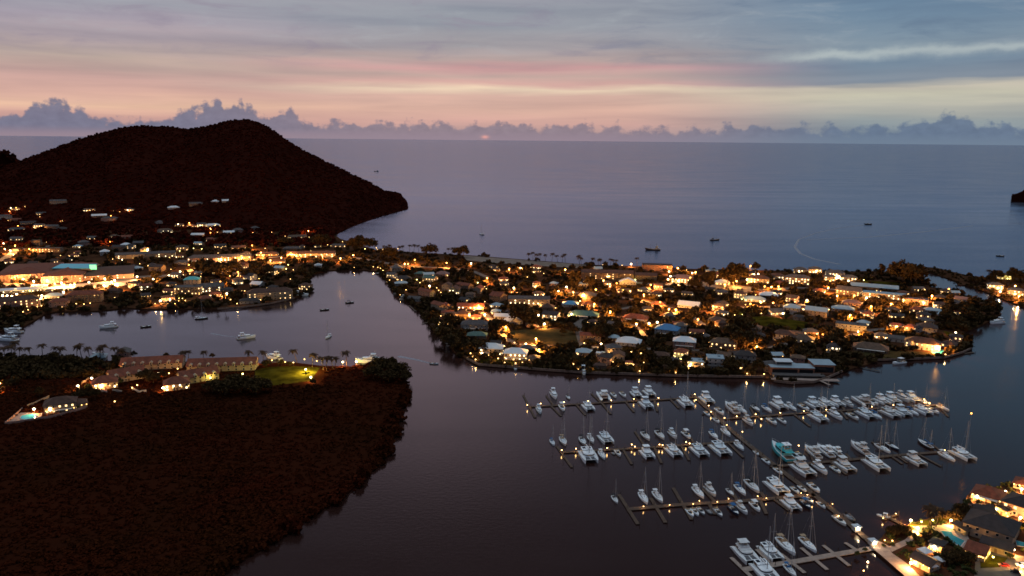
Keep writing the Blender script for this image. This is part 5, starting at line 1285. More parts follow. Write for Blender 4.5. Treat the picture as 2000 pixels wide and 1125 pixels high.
wall_run('garden_wall', [(96, 778), (70, 790), (54, 796)], 2.2, .35, 'wall_cream', 'lit cream garden wall sloping up to the walled villa')
wall_run('garden_wall', [(44, 800), (32, 811), (10, 829), (56, 823), (104, 815), (134, 808), (168, 797)], 1.6, .35, 'wall_pink', 'low pinkish boundary wall round the pool garden, pointed at the left')
wall_run('garden_wall', [(180, 764), (209, 767)], 1.9, .35, 'wall_white', 'pale garden wall below the yellow-lit end house')
wall_run('garden_wall', [(220, 765), (238, 767)], 1.9, .35, 'wall_grey', 'short grey garden wall right of the pale one')
wall_run('garden_wall', [(258, 762), (272, 768), (286, 766)], 2.0, .35, 'wall_white', 'curved white garden wall between the two terracotta end houses')
wall_run('garden_wall', [(183, 736), (160, 750)], 1.8, .4, 'wall_tan', 'straight garden wall running down between two bright lamps')
wall_run('garden_wall', [(1480, 680), (1490, 684), (1503, 684), (1518, 679), (1529, 674)], 2.0, .4, 'wall_tan', 'curved orange-lit garden wall left of the big modern block')
wall_run('garden_wall', [(1530, 608), (1552, 616), (1578, 624)], 1.8, .4, 'wall_white', 'long white garden wall sloping down beside the lit lawn')
wall_run('garden_wall', [(1330, 686.5), (1400, 688.5), (1465, 689)], 1.3, .35, 'wall_tan', 'low roadside wall along the orange-lit road')
wall_run('seawall', [(912, 701), (935, 713), (1000, 718), (1060, 723), (1150, 729), (1250, 732), (1340, 735), (1490, 737)], 1.5, .7, 'seawall_stone', 'long low stone quay along the front of the peninsula', 'seawall')
wall_run('seawall', [(1512, 745), (1545, 749), (1590, 747), (1615, 739), (1645, 726)], 1.5, .7, 'seawall_stone', 'stone quay round the big modern block', 'seawall')
wall_run('seawall', [(1715, 704), (1772, 702), (1845, 699), (1880, 689), (1897, 681)], 1.4, .7, 'seawall_stone', 'pale stone quay below the tower mansion', 'seawall')
wall_run('seawall', [(425, 604), (470, 601), (530, 593), (575, 583)], 1.3, .7, 'seawall_stone', 'curved stone quay in front of the cream arcaded hotel', 'seawall')
def jetty(a, c, label):
    A, C = flat(*a, .8), flat(*c, .8); o = thing('garden_jetty', (A.x, A.y, 0), 0, label, 'jetty'); m = MB(); off = -Vector((A.x, A.y, 0))
    deck_run(m, [A + off, C + off], 1.9, .7, .22); obj('deck', m.mesh('deck', 'dock_plank'), o)
    for q in (A.lerp(C, .5), C): m = MB(); m.bar((q.x + off.x + 1.1, q.y + off.y, -1), (q.x + off.x + 1.1, q.y + off.y, 1.8), .15, 0, 6); obj('pile', m.mesh('pile', 'pile_timber'), o)
jetty((1676, 716), (1719, 725), 'dark timber jetty between the big modern block and the large tan roof')
jetty((1884, 690), (1903, 688), 'short jetty at the pool end of the mansion quay')
jetty((1890, 658), (1903, 660), 'short jetty below the bright lamp on the east lawn')
jetty((842, 628), (824, 632), 'small dark jetty on the canal bank below the terrace end house')
jetty((800, 597), (812, 608), 'thin jetty along the canal bank below the moored motor yacht')
def pool(name, pix, key, label, z=.12):
    pts = [at(*q) for q in pix]; c = sum(pts, Vector()) / len(pts); o = thing('swimming_pool', (c.x, c.y, LAND + z), 0, label, 'pool')
    loc = [(p.x - c.x, p.y - c.y) for p in pts]
    if sum(loc[i][0] * loc[(i + 1) % len(loc)][1] - loc[(i + 1) % len(loc)][0] * loc[i][1] for i in range(len(loc))) < 0: loc = loc[::-1]
    m = MB(); m.prism([(x * 1.09, y * 1.09) for x, y in loc], -.15, .10); obj('coping', m.mesh('coping', 'coping'), o)
    m = MB(); m.prism(loc, .02, .13); obj('water', m.mesh('water', key), o)
    PATCH.append([(p.x, p.y) for p in pts])
pool('pool', [(40, 815), (44, 812), (52, 810), (62, 809), (70, 810.5), (72, 813), (68, 816.5), (58, 819), (47, 819.5), (41, 818)], 'pool_water', 'oval bright blue swimming pool in the walled garden')
pool('pool', [(1818, 687), (1830, 682.5), (1844, 684), (1846, 687), (1838, 690.5), (1824, 691)], 'pool_water_dim', 'round blue pool beside the tower mansion')
pool('pool', [(1838, 1038), (1857, 1038.5), (1862, 1046), (1884, 1057), (1876, 1067), (1866, 1063), (1848, 1051)], 'pool_water_dim', 'large teal marina pool beside the dark hotel roof')
pool('pool', [(1984, 1056), (2006, 1062), (2004, 1069), (1986, 1066)], 'pool_water_dim', 'blue pool at the right edge behind the parking lamp')
# ---------------------------------------------------------------- marina village at the lower right
house(1925, 980, 50, 13, 1, 'hip', 'roof_terracotta', 'wall_cream', -22, 2, 'red-roofed waterside house, dazzling light at its left wall', 'the red waterside roof', 'v')
house(1990, 1011, 66, 15, 2, 'hip', 'roof_slate', 'wall_pink', -30, 1, 'big dark-roofed hotel house with pink lit wall at the right edge', 'the pink-walled hotel', '', rh=4.0)
house(1955, 1006, 22, 6, 1, 'flat', 'roof_tan', 'wall_cream', -42, 1, 'low cream garden building with small windows among green lawns', 'the low cream building', '')
house(1996, 957, 30, 10, 1, 'hip', 'roof_terracotta', 'wall_cream', -20, 2, 'lit red house cut by the right edge behind the hotel', 'the edge red house', '')
house(1926, 1056, 84, 19, 2, 'hip', 'roof_slate', 'wall_cream', -22, 0, 'largest dark hip-roofed hotel building beside the teal pool', 'the dark hotel roof', '', rh=4.6)
house(1892, 1046, 18, 7, 1, 'gablef', 'roof_slate', 'wall_cream', 38, 0, 'cream gable with three small dark windows facing the teal pool', 'the cream pool gable', '')
house(1944, 1080, 52, 8, 1, 'gable', 'roof_slate', 'wall_tan', -22, 0, 'long low dark-roofed range behind the parked red car', 'the long dark range', '')
house(1902, 1092, 34, 11, 1, 'gable', 'roof_terracotta', 'wall_cream', -26, 1, 'reddish-brown roofed building above the car park', 'the car park roof', '')
house(1916, 1096, 12, 5, 1, 'gablef', 'roof_terracotta', 'wall_white', 10, 2, 'small white lit porch building joined to the reddish roof', 'the lit porch', '')
house(1925, 1012, 36, 9, 1, 'gable', 'roof_slate', 'wall_white', 16, 0, 'dark cross-gabled house with white barge boards behind the hotel', 'the white-barged gable', '')
house(1796, 1110, 40, 8, 1, 'gable', 'roof_slate', 'wall_cream', -42, 2, 'blue-grey roofed dock office, yellow-lit along its water side', 'the dock office', '')
house(1826, 1074, 22, 6, 1, 'hip', 'roof_slate', 'wall_tan', -30, 0, 'dim dark-roofed poolside bar behind the tents', 'the poolside bar', 'v')
def tent(px, py, s, label):
    p = at(px, py); o = thing('canopy_tent', p, R(20), label, 'tent')
    m = MB(); m.add([(-s, -s, 2.4), (s, -s, 2.4), (s, s, 2.4), (-s, s, 2.4), (0, 0, 4.2)], [(0, 1, 4), (1, 2, 4), (2, 3, 4), (3, 0, 4), (3, 2, 1, 0)]); obj('cover', m.mesh('cover', 'canvas_white'), o)
    m = MB()
    for a in (-1, 1):
        for b_ in (-1, 1): m.bar((a * s * .95, b_ * s * .95, 0), (a * s * .95, b_ * s * .95, 2.4), .06)
    obj('frame', m.mesh('frame', 'aluminium'), o)
    FOOT.append((p.x, p.y, s + 1, s + 1, s + 1, 0))
tent(1806, 1084, 2.6, 'white peaked tent behind the dock office, farthest of three')
tent(1830, 1102, 2.3, 'white peaked tent right of the dock office with a curled side')
tent(1819, 1113, 2.0, 'lit white tent at the near end of the dock office')
def hut(px, py, label):
    p = flat(px, py, .7); o = thing('dock_kiosk', p, SLIP, label, 'kiosk')
    m = MB(); m.box((0, 0, 1.2), (3.0, 3.0, 2.4)); obj('wall', m.mesh('wall', 'wall_white'), o)
    m = MB(); m.box((0, 0, 2.55), (3.8, 3.8, .24), top=.94); obj('roof', m.mesh('roof', 'roof_white'), o)
    m = MB(); m.box((0, 1.53, 1.4), (1.8, .08, 1.2)); obj('window', m.mesh('window', 'window_bright'), o)
    m = MB(); m.ball((.4, 1.95, 2.5), .5); obj('porch_lamp', m.mesh('porch_lamp', 'lamp_white'), o)
    l = bpy.data.lights.new('kiosk_light', 'POINT'); l.energy = 900; l.color = (1, .72, .42); l.shadow_soft_size = .2; obj('kiosk_light', l, o, None, (.4, 3.0, 2.4))
hut(1672, 1036, 'white lit kiosk halfway down the main walkway')
hut(1704, 1064, 'white lit gatehouse where the walkway meets the plaza')
def car(px, py, yaw, key, label, kind=0):
    p = at(px, py); o = thing('parked_car', p + Vector((0, 0, .06)), R(yaw), label, 'car', 'cars in the marina car park')
    H = 1.45 if not kind else 1.75
    def body():
        m = MB(); prof = [(-2.15, .3), (2.15, .3), (2.2, .65), (1.9, .9), (1.0, .98), (-1.6, 1.0), (-2.2, .92), (-2.25, .6)]
        n = len(prof); vs = [(sx * (.9 if 1 < i < 7 else .84), y, z) for sx in (-1, 1) for i, (y, z) in enumerate(prof)]
        m.add(vs, [tuple(range(n)), tuple(range(2 * n - 1, n - 1, -1))] + [(i, n + i, n + (i + 1) % n, (i + 1) % n) for i in range(n)]); return m.mesh('body', key)
    obj('body', cached('carbody' + key, body), o)
    m = MB(); m.prism([(-.8, -1.7), (.8, -1.7), (.8, 1.0), (-.8, 1.0)], .98, H - .06, 0, [(-.66, -1.3), (.66, -1.3), (.66, .35), (-.66, .35)]); obj('window', m.mesh('window', 'tinted_glass'), o)
    m = MB(); m.box((0, -.48, H - .03), (1.34, 1.7, .07)); obj('roof', m.mesh('roof', key), o)
    for x in (-.86, .86):
        for y in (-1.35, 1.4):
            m = MB(); m.bar((x - .1, y, .33), (x + .1, y, .33), .33, 0, 12); w_ = obj('wheel', m.mesh('wheel', 'black_paint'), o)
            m = MB(); m.bar((x - .115, y, .33), (x + .115, y, .33), .19, 0, 8); obj('rim', m.mesh('rim', 'aluminium'), w_)
    for x in (-.6, .6):
        m = MB(); m.box((x, 2.17, .68), (.36, .12, .16)); obj('headlight', m.mesh('headlight', 'gelcoat_white'), o)
        m = MB(); m.box((x, -2.24, .74), (.34, .08, .16)); obj('taillight', m.mesh('taillight', 'red_paint'), o)
car(1960, 1106, 78, 'red_paint', 'red car parked alone on the marina car park')
car(1983, 1119, 65, 'black_paint', 'dark car with pale roof light at the bottom of the car park', 1)
car(1994, 1106, 80, 'gelcoat_white', 'white car lit by the parking lamp at the right edge', 1)

GYARD = [(p.x, p.y) for p in (flat(*q, LAND) for q in YARD)] + [(160, 200), (520, 200), (700, 500)]
# ---------------------------------------------------------------- lamps
LAMPK = {  # kind: name, category, height, globe radius, glow material, light colour, watts, phrase
 'S': ('street_lamp', 'street lamp', 8.0, 1.0, 'lamp_orange', (1.0, .42, .085), 85000, 'orange street lamp'),
 'B': ('floodlight', 'floodlight', 5.0, 1.05, 'lamp_white', (1.0, .50, .15), 34000, 'bright pale floodlight'),
 'W': ('garden_lamp', 'garden lamp', 2.6, .52, 'lamp_warm', (1.0, .54, .17), 1500, 'warm garden lamp'),
 'G': ('lawn_lamp', 'lawn lamp', 3.0, .7, 'lamp_green', (1.0, .82, .16), 2600, 'yellow-green lawn lamp'),
 'D': ('dock_lamp', 'dock lamp', 1.5, .32, 'lamp_dock', (1.0, .52, .17), 260, 'amber dock lamp')}
def lamp_meshes(k):
    nm, cat, H, r, gm, col, wt, ph = LAMPK[k]; m = MB()
    if k in 'SB':
        m.bar((0, 0, -.3), (0, 0, H), .13, 0, 6, .08); m.bar((0, 0, H - .05), (0, -1.0, H + .25), .06, 0, 5); m.box((0, 0, .1), (.5, .5, .3))
        g = MB(); g.ball((0, -1.0, H), r, 0, 8, 6, .8)
    else:
        m.bar((0, 0, -.3), (0, 0, H - r * .8), .07, 0, 6); m.box((0, 0, .08), (.3, .3, .2)); m.bar((0, 0, H + r * .75), (0, 0, H + r * .95), r * .8, 0, 6, .05)
        g = MB(); g.ball((0, 0, H), r, 0, 8, 6, .9)
    return m.mesh('post', 'lamp_pole'), g.mesh('globe', gm)
LIGHTS = {}
LAMPN = {}
LPX = []
def lamp(k, px, py, label=None, pw=1.0, z=LAND, plane=False):
    nm, cat, H, r, gm, col, wt, ph = LAMPK[k]
    if plane or py > 468 or px > 660: p = flat(px, py, z + H * (.62 if py > 900 else .8 if py > 640 and k in 'SB' else 1)); p.z = z
    else:
        p = at(px, py + H * .7); p = Vector(p)
    if not plane and p.z <= LAND + .01:
        p0, n_step = p.copy(), 0
        for _ in range(60):
            if any(inside(g_, p.x, p.y) for g_ in (GMAIN, GSPIT, GEAST, GYARD)): break
            n_step += 1; q_ = p0.xy.normalized() * (.8 * ((n_step + 1) // 2) * (1 if n_step % 2 else -1)); p = Vector((p0.x + q_.x, p0.y + q_.y, p0.z))
    post, globe = cached('lamp' + k, lambda: lamp_meshes(k))
    o = thing(nm, p, rng.uniform(-.6, .6) if k in 'SB' else 0, label or place_phrase(px, py, ph, LUSED), cat, {'S': 'street lamps of the town', 'B': 'floodlights of the town', 'W': 'garden lamps of the town', 'G': 'lawn lamps of the town', 'D': 'lamps along the marina piers'}[k])
    if py > 900: o.scale = (.62,) * 3
    elif py > 640 and k in 'SB': o.scale = (.8,) * 3
    obj('post', post, o); obj('globe', globe, o)
    key = (k, round(pw, 2))
    if key not in LIGHTS:
        l = bpy.data.lights.new(nm + '_light', 'POINT'); l.energy = wt * pw; l.color = col; l.shadow_soft_size = .3; LIGHTS[key] = l
    q = obj(nm + '_light', LIGHTS[key], o, None, (0, -1.0 if k in 'SB' else 0, H - r - .45) if k in 'SB' else (0, 0, H + r + .5))
    LPX.append((px, py, p.x, p.y)); return o
LAMPS = {
'S': """33 407 20 414 37 443 82 443 218 423 30 479 10 486 26 496 58 486 215 472 289 485 371 437 412 448 412 457 492 479 510 493 513 498 472 500 528 508 370 517 465 531 430 550
52 528 41 534 30 541 108 553 126 555 146 553 230 556 603 453 569 494 579 499 588 500 665 504 691 498 810 507 790 515 797 515 873 513 951 543 934 596 917 613 989 638 1054 682 1047 661
994 524 1047 558 1090 568 1120 570 1164 565 1257 575 1160 593 1192 608 1204 553 1179 547 1157 529 1104 526 1244 632 1306 603 1320 604 1363 623 1323 523 1359 531 1348 542 1439 549 1465 519
1493 559 1506 560 1521 559 1465 593 1485 590 1510 591 1393 598 1416 555 1479 676 1606 653 1622 548 1617 561 1635 577 1668 577 1614 602 1660 615 1675 646 1765 586 1741 593 1852 564 1820 577 1832 676 1750 637 1982 558 1990 577 0 748 1700 598 630 499 550 503 440 507 1270 556 1140 574 1290 590""",
'B': """22 407 250 411 7 475 21 489 239 507 349 439 392 442 320 450 433 506 353 530 331 538 300 545 46 545 67 549 92 548 121 552 139 556 175 551 205 544 218 550 225 547 252 533 268 540 204 557
5 577 15 577 24 578 34 574 82 577 81 582 125 570 313 587 334 587 443 573 921 514 839 558 947 614 941 689 1028 671 1063 632 1052 615 1003 562 1016 523 1106 560 1117 613 1189 539 1233 515 1174 671 1284 629 1268 631 1348 703 1360 704 1373 704 1346 713
1305 545 1325 548 1307 530 1309 539 1351 533 1459 546 1472 536 1480 535 1492 539 1529 612 1541 546 1552 546 1570 544 1560 530 1593 530 1630 532 1635 540 1648 541 1657 548 1575 586 1692 581 1803 591 1937 557 1949 562 1952 569 1981 574 1866 649
200 752 320 757 310 728 500 700 669 706 697 705 607 736 100 797 145 790 67 798 1779 1015 1792 1030 1855 1015 1907 968 1920 995 1933 992 1964 959 1995 954 1991 1010 1823 1066 1812 1090 1778 1098 1979 1072 1995 1104 154 753 181 738 222 723""",
'W': """49 404 78 424 16 431 66 445 69 446 63 453 122 432 118 433 170 412 175 411 182 411 222 412 234 414 219 433 26 469 40 466 91 473 118 499 171 466 188 464 255 459 220 506 260 504 275 500 294 500 300 500 312 497 319 495 330 497 331 503 273 515 289 519
404 442 420 441 430 442 425 454 443 455 494 455 500 445 531 454 557 462 308 453 432 484 426 494 518 485 496 507 334 526 392 540 371 535 449 539 513 529 523 530 534 530 544 533 573 527 506 544 567 545
88 533 75 577 121 575 114 581 130 587 91 590 81 597 73 599 55 605 45 609 30 613 149 593 164 594 176 592 121 600 224 581 342 593 349 588 362 587 303 593 352 568 335 575 389 574 434 579 450 585 463 593 472 568 478 568 509 586 521 577 555 569 482 587
604 464 592 470 640 478 669 472 592 491 607 490 619 491 634 492 645 492 652 493 648 501 735 480 737 487 748 487 777 482 692 525 729 521 738 522 743 524 748 528 755 536 757 540 761 547 776 546 793 566 782 583 773 573 803 580
820 552 842 530 874 538 901 527 853 562 857 567 861 571 868 554 946 560 950 564 955 568 999 571 973 583 947 589 972 592 912 587 941 622 883 601 861 617 954 631 958 635 919 690 923 696 929 702 964 707 986 708 1007 709 1020 708 973 700 955 694 1003 702 1039 700 985 676 1005 669
1085 601 1002 592 1015 591 1026 590 1036 591 1048 589 1059 590 1018 601 1030 600 1046 598 1056 597 1043 532 1062 534 1030 541 1161 521 1177 517 1215 518 1141 670 1137 683 1179 689 1191 689 1169 699 1143 698 1120 711 1168 711 1197 707 1207 716 1212 682 1233 687 1252 690 1258 708 1237 712 1245 720 1249 731 1129 730 1154 729 1309 736 1319 737
1341 527 1459 554 1517 537 1476 576 1468 586 1456 595 1435 615 1487 612 1459 734 1492 736 1545 657 1385 668 1663 555 1684 555 1563 574 1551 603 1667 641 1712 568 1720 569 1806 566 1956 532 1971 569 1789 639 1846 697 258 757 268 752 295 741 330 729 340 737 356 729 360 704 408 697 347 720 501 707 516 709 531 701 557 707 573 708 594 687 618 690 224 784
1728 1055 1743 1056 1968 1008 1921 1088 1692 1066 1819 1107""",
'G': """1800 1019 1822 1016 1945 996 1928 1004 1958 1018 1940 1088 219 462 378 485 394 486 351 490 429 477 563 517 559 525 58 568 350 583 357 583 713 486 814 546 863 576 933 552 1217 568 1231 569 1133 588 1241 546 1329 701 1449 584 1449 615 1687 547 1968 544 411 738 474 730 489 748""",
'D': """1750 1003 1725 1012 1030 791 1056 788 1102 785 1149 783 1194 782 1238 779 1286 777 1357 770 1359 781 1384 792 1389 804 1415 816 1420 830 1450 843 1097 879 1125 876 1186 875 1234 868 1240 872 1288 868 1294 869 1340 863 1347 866
1257 989 1308 986 1354 984 1366 978 1401 980 1423 974 1480 969 1497 973 1534 965 1543 969 1565 963 1577 966 1587 978 1626 984 1638 1007 1439 813 1476 809 1487 818 1524 806 1570 803 1614 800 1703 794 1745 791 1806 786 1816 788 1845 879 1560 870"""}
def pole_lamp():
    # masthead light of the last catamaran and the mooring buoy lamp
    for k, px, py, z, lab in ((0, 1889, 822, 0, 'slim steel mast with the orange masthead light of the last catamaran'),):
        b_ = flat(1888, 878, .2); top = 24.0; b_.z = 0
        o = thing('masthead_light', b_, 0, lab, 'beacon')
        m = MB(); m.bar((0, 0, -1), (0, 0, top), .12, 0, 6, .06); obj('post', m.mesh('post', 'aluminium'), o)
        m = MB(); m.ball((0, 0, top + .3), .45); obj('globe', m.mesh('globe', 'lamp_orange'), o)
    p = flat(1695, 1098, .8); p.z = 0
    o = thing('mooring_buoy', p, 0, 'single lit buoy floating off the plaza path', 'buoy')
    m = MB(); m.bar((0, 0, -.4), (0, 0, .5), .6, 0, 10, .45); obj('float', m.mesh('float', 'red_paint'), o)
    m = MB(); m.ball((0, 0, .9), .42); obj('globe', m.mesh('globe', 'lamp_white'), o)
    l = bpy.data.lights.new('buoy_light', 'POINT'); l.energy = 120; l.color = (1, .75, .45); l.shadow_soft_size = .2; obj('buoy_light', l, o, None, (0, 0, 1.8))
pole_lamp()
COUNT = {}
for k in 'SBWGD':
    nums = [float(x) for x in LAMPS[k].split()]
    for px, py in zip(nums[::2], nums[1::2]):
        pw = 1.0
        if k == 'B' and px < 330 and 520 < py < 560: pw = 2.2
        if k == 'W' and py > 640: pw = .75
        if k == 'B' and py > 900: pw = .42
        if k == 'B' and 640 < py < 900: pw = .25
        if k in 'SB' and py < 470 and px < 590: pw = .22
        if (px, py) == (603, 453): pw = .6
        lamp(k, px, py, pw=pw, z=.7 if k == 'D' else LAND, plane=(k == 'D'))
lamp('G', 597, 722, 'tall lamp flooding the spit lawn yellow-green', 26.0)

lamp('W', 1805, 780, 'bright lamp over the last catamarans of the far right pier', 3.0, .7, True)
lamp('W', 1815, 787, 'bright lamp at the open end of the far right pier', 3.0, .7, True)
# ---------------------------------------------------------------- trees
def near_road(x, y, pad=2.0):
    for pts, w in ROADS:
        for a, c in zip(pts, pts[1:]):
            dx_, dy_ = c.x - a.x, c.y - a.y; L2 = dx_ * dx_ + dy_ * dy_ or 1
            t = max(0, min(1, ((x - a.x) * dx_ + (y - a.y) * dy_) / L2))
            if math.hypot(x - a.x - t * dx_, y - a.y - t * dy_) < w / 2 + pad: return True
    return False
def in_house(x, y, pad):
    for c in FOOT:
        if abs(x - c[0]) > c[2] + 40 or abs(y - c[1]) > c[2] + 40: continue
        dx_, dy_ = x - c[0], y - c[1]; cs, sn = math.cos(-c[5]), math.sin(-c[5])
        lx, ly = dx_ * cs - dy_ * sn, dx_ * sn + dy_ * cs
        if abs(lx) < c[3] + pad and abs(ly) < c[4] + pad: return True
    return False
def in_patch(x, y): return any(inside(q, x, y) for q in PATCH)
def hides(px, py, r, hgt):
    """would a crown of this size in the photograph hide a house front or a lamp?"""
    for x0, y0, x1, y1, yb in TREE_BLOCK:
        if py > yb - 1 and px + r > x0 + 2 and px - r < x1 - 2 and py - hgt < y1 - (y1 - y0) * .28: return True
    for lx, ly, _, _ in LPX:
        if abs(lx - px) < r + 1 and py - hgt - 1 < ly < py - 1.0: return True
    return False
TREES_AT = []
def free(x, y, r):
    for qx, qy, qr in TREES_AT:
        if (qx - x) ** 2 + (qy - y) ** 2 < ((r + qr) * .62) ** 2: return False
    return True
KINDW = {'round': ('round dark tree', 9.0, 4.6), 'wide': ('spreading dark tree', 8.0, 6.6), 'tall': ('tall narrow dark tree', 12.5, 3.6), 'bush': ('low garden bush', 3.0, 2.4), 'palm': ('coconut palm', 9.0, 3.2)}
def put_tree(kind, px, py, hpx=None, label=None, leafmat=None, group='trees of the town', var=None, z=LAND):
    p = at(px, py, z); nmk, H, Rr = KINDW[kind]
    sc = (hpx / ppm(p) / H) if hpx else rng.uniform(.85, 1.25)
    TREES_AT.append((p.x, p.y, Rr * sc)); px2, py2 = px, py
    return tree(kind, p, sc, label or place_phrase(px, py, nmk, LUSED), rng.randrange(3) if var is None else var, leafmat, group=group, cat='palm' if kind == 'palm' else 'bush' if kind == 'bush' else 'tree')
# trees that can be told apart: kind, x, y of the foot, height in photo pixels
for k, px, py, h in [('wide', 628, 484, 24), ('round', 690, 492, 26), ('wide', 718, 491, 24), ('round', 702, 489, 28), ('wide', 760, 506, 22), ('wide', 840, 500, 20), ('round', 905, 503, 22), ('round', 893, 502, 18), ('wide', 553, 480, 14), ('round', 570, 479, 13),
  ('tall', 1385, 566, 38), ('round', 1380, 562, 30), ('wide', 1356, 566, 20), ('tall', 1432, 560, 46), ('round', 1420, 560, 36), ('round', 1440, 556, 40), ('round', 1476, 531, 18), ('round', 1375, 530, 12), ('wide', 1500, 548, 12),
  ('tall', 1720, 543, 28), ('round', 1745, 545, 26), ('wide', 1762, 552, 36), ('round', 1778, 556, 38), ('round', 1790, 552, 34), ('round', 1765, 590, 14), ('wide', 1715, 598, 16), ('wide', 1735, 600, 14), ('round', 1876, 580, 14), ('round', 1893, 545, 12),
  ('wide', 400, 538, 28), ('wide', 425, 542, 26), ('round', 412, 528, 22), ('wide', 455, 534, 22), ('wide', 500, 530, 16), ('round', 480, 545, 18), ('wide', 520, 540, 20), ('round', 590, 545, 22), ('round', 598, 560, 18),
  ('wide', 1020, 632, 34), ('round', 1035, 640, 30), ('round', 1048, 644, 24), ('wide', 1000, 608, 14), ('tall', 1127, 564, 32), ('tall', 1117, 560, 28), ('round', 1150, 566, 26), ('tall', 1200, 610, 18), ('wide', 1122, 652, 14), ('round', 1100, 655, 14),
  ('wide', 1170, 664, 26), ('round', 1190, 660, 26), ('wide', 1210, 646, 18), ('wide', 1445, 654, 34), ('wide', 1430, 660, 24), ('wide', 1454, 682, 34), ('round', 1466, 678, 26), ('round', 1385, 676, 18), ('round', 1367, 672, 20), ('tall', 1510, 664, 20), ('tall', 1497, 666, 16), ('wide', 1540, 676, 18),
  ('wide', 940, 690, 22), ('wide', 1620, 676, 22), ('round', 1634, 672, 28), ('round', 1646, 690, 26), ('round', 1340, 716, 22), ('tall', 1377, 722, 24), ('round', 1270, 712, 26), ('round', 1262, 706, 20), ('wide', 1300, 720, 22), ('round', 1320, 722, 20), ('wide', 1430, 726, 26), ('round', 1480, 726, 24), ('wide', 1098, 708, 16), ('round', 1085, 714, 16), ('round', 1061, 712, 16),
  ('wide', 1790, 640, 16), ('wide', 880, 680, 26), ('round', 895, 690, 24), ('wide', 868, 662, 26), ('round', 850, 640, 24), ('round', 842, 625, 18), ('wide', 880, 640, 24), ('round', 900, 664, 22), ('round', 925, 686, 20), ('round', 915, 690, 22), ('round', 985, 652, 26), ('wide', 970, 648, 22),
  ('wide', 1870, 640, 20), ('wide', 1900, 632, 22), ('round', 1925, 618, 24), ('round', 1942, 614, 24), ('wide', 1890, 618, 20), ('wide', 1850, 626, 20), ('round', 1935, 600, 20), ('wide', 1905, 602, 20), ('round', 1880, 605, 16), ('wide', 1860, 612, 16),
  ('round', 1940, 545, 16), ('round', 1950, 547, 18), ('round', 1978, 548, 24), ('wide', 1990, 550, 20), ('round', 1932, 552, 14), ('round', 1915, 556, 16), ('wide', 1900, 552, 12),
  ('wide', 745, 728, 28), ('round', 765, 722, 24), ('wide', 780, 736, 26), ('wide', 730, 740, 24), ('round', 793, 748, 24), ('wide', 760, 746, 22), ('wide', 470, 766, 30), ('wide', 500, 770, 30), ('wide', 440, 772, 28), ('round', 520, 766, 26), ('wide', 455, 752, 20), ('wide', 415, 766, 22), ('round', 300, 752, 24), ('round', 318, 742, 18), ('wide', 285, 744, 20), ('round', 325, 701, 12), ('round', 262, 698, 12), ('round', 415, 700, 10), ('wide', 520, 716, 12), ('round', 550, 714, 12), ('round', 566, 716, 10), ('round', 612, 752, 12),
  ('round', 1838, 1016, 18), ('round', 1850, 1014, 16), ('wide', 1880, 1010, 24), ('wide', 1868, 1018, 20), ('wide', 1742, 1046, 16), ('wide', 1757, 1044, 18), ('round', 1768, 1040, 14), ('round', 1812, 1058, 16), ('wide', 1866, 1098, 22), ('wide', 1888, 1098, 20), ('round', 1900, 1022, 20), ('wide', 1852, 1102, 22)]:
    put_tree(k, px, py, h)
# palms: x and y of the crown, height of the palm in photo pixels
for px, py, h in [(1032, 497, 13), (1041, 496, 12), (1048, 499, 13), (1055, 497, 12), (1065, 500, 11), (1078, 498, 13), (1089, 501, 12), (1098, 502, 12), (1104, 499, 14), (1158, 507, 13), (1168, 509, 12), (1173, 508, 12), (1192, 508, 12), (1197, 509, 11), (1203, 510, 11), (1244, 506, 13), (1132, 503, 15), (1135, 506, 14),
  (749, 482, 11), (762, 481, 13), (788, 482, 12), (800, 481, 12), (808, 480, 13), (818, 482, 11), (825, 484, 11), (875, 488, 11), (884, 486, 13), (895, 486, 12), (780, 484, 11), (772, 486, 10),
  (84, 679, 22), (112, 683, 20), (120, 684, 20), (150, 682, 19), (160, 680, 22), (175, 683, 20), (203, 681, 24), (197, 687, 20), (226, 685, 22), (236, 686, 19), (10, 684, 22), (25, 680, 22), (40, 686, 20), (62, 684, 20), (30, 672, 22), (353, 691, 18), (369, 691, 20), (397, 692, 18), (490, 691, 21), (514, 694, 22), (580, 688, 22), (610, 696, 22), (632, 703, 22), (638, 704, 22), (651, 702, 22), (656, 704, 20), (677, 693, 24), (544, 705, 12),
  (1818, 995, 34), (1828, 1002, 30), (1812, 1008, 26), (1700, 540, 12), (1706, 541, 11), (1660, 546, 11), (1322, 532, 12), (1315, 545, 14), (1930, 530, 14), (1942, 531, 13), (1976, 527, 16), (1720, 524, 20), (1950, 596, 12), (1918, 594, 14), (846, 636, 14), (440, 596, 12), (425, 592, 12), (330, 590, 13), (318, 591, 12), (345, 590, 13), (1180, 705, 14), (1296, 715, 16), (1366, 690, 20)]:
    big = 1.25 if (px < 700 and 660 < py < 712) or py > 900 else 1.15
    put_tree('palm', px, py + h * .92, h * 1.12 * big, group='palms along the shores')
for px, py, h in [(1850, 1015, 9), (1870, 1030, 8), (1935, 1000, 10), (1945, 1012, 10), (1910, 1000, 9), (1960, 1025, 10), (1972, 1020, 9), (1825, 1045, 9), (1802, 1046, 9), (1725, 1068, 6), (1674, 1084, 7), (1784, 1050, 9), (1972, 1090, 10), (1890, 985, 9), (1940, 985, 8), (190, 757, 8), (172, 757, 8), (235, 748, 8), (330, 755, 9), (150, 800, 7), (108, 803, 7), (130, 803, 6), (1446, 617, 6), (1500, 612, 8), (1533, 622, 9), (955, 703, 5), (990, 709, 5), (1690, 1076, 6), (610, 741, 5)]:
    put_tree('bush', px, py, h, leafmat='leaf_garden', group='garden bushes')
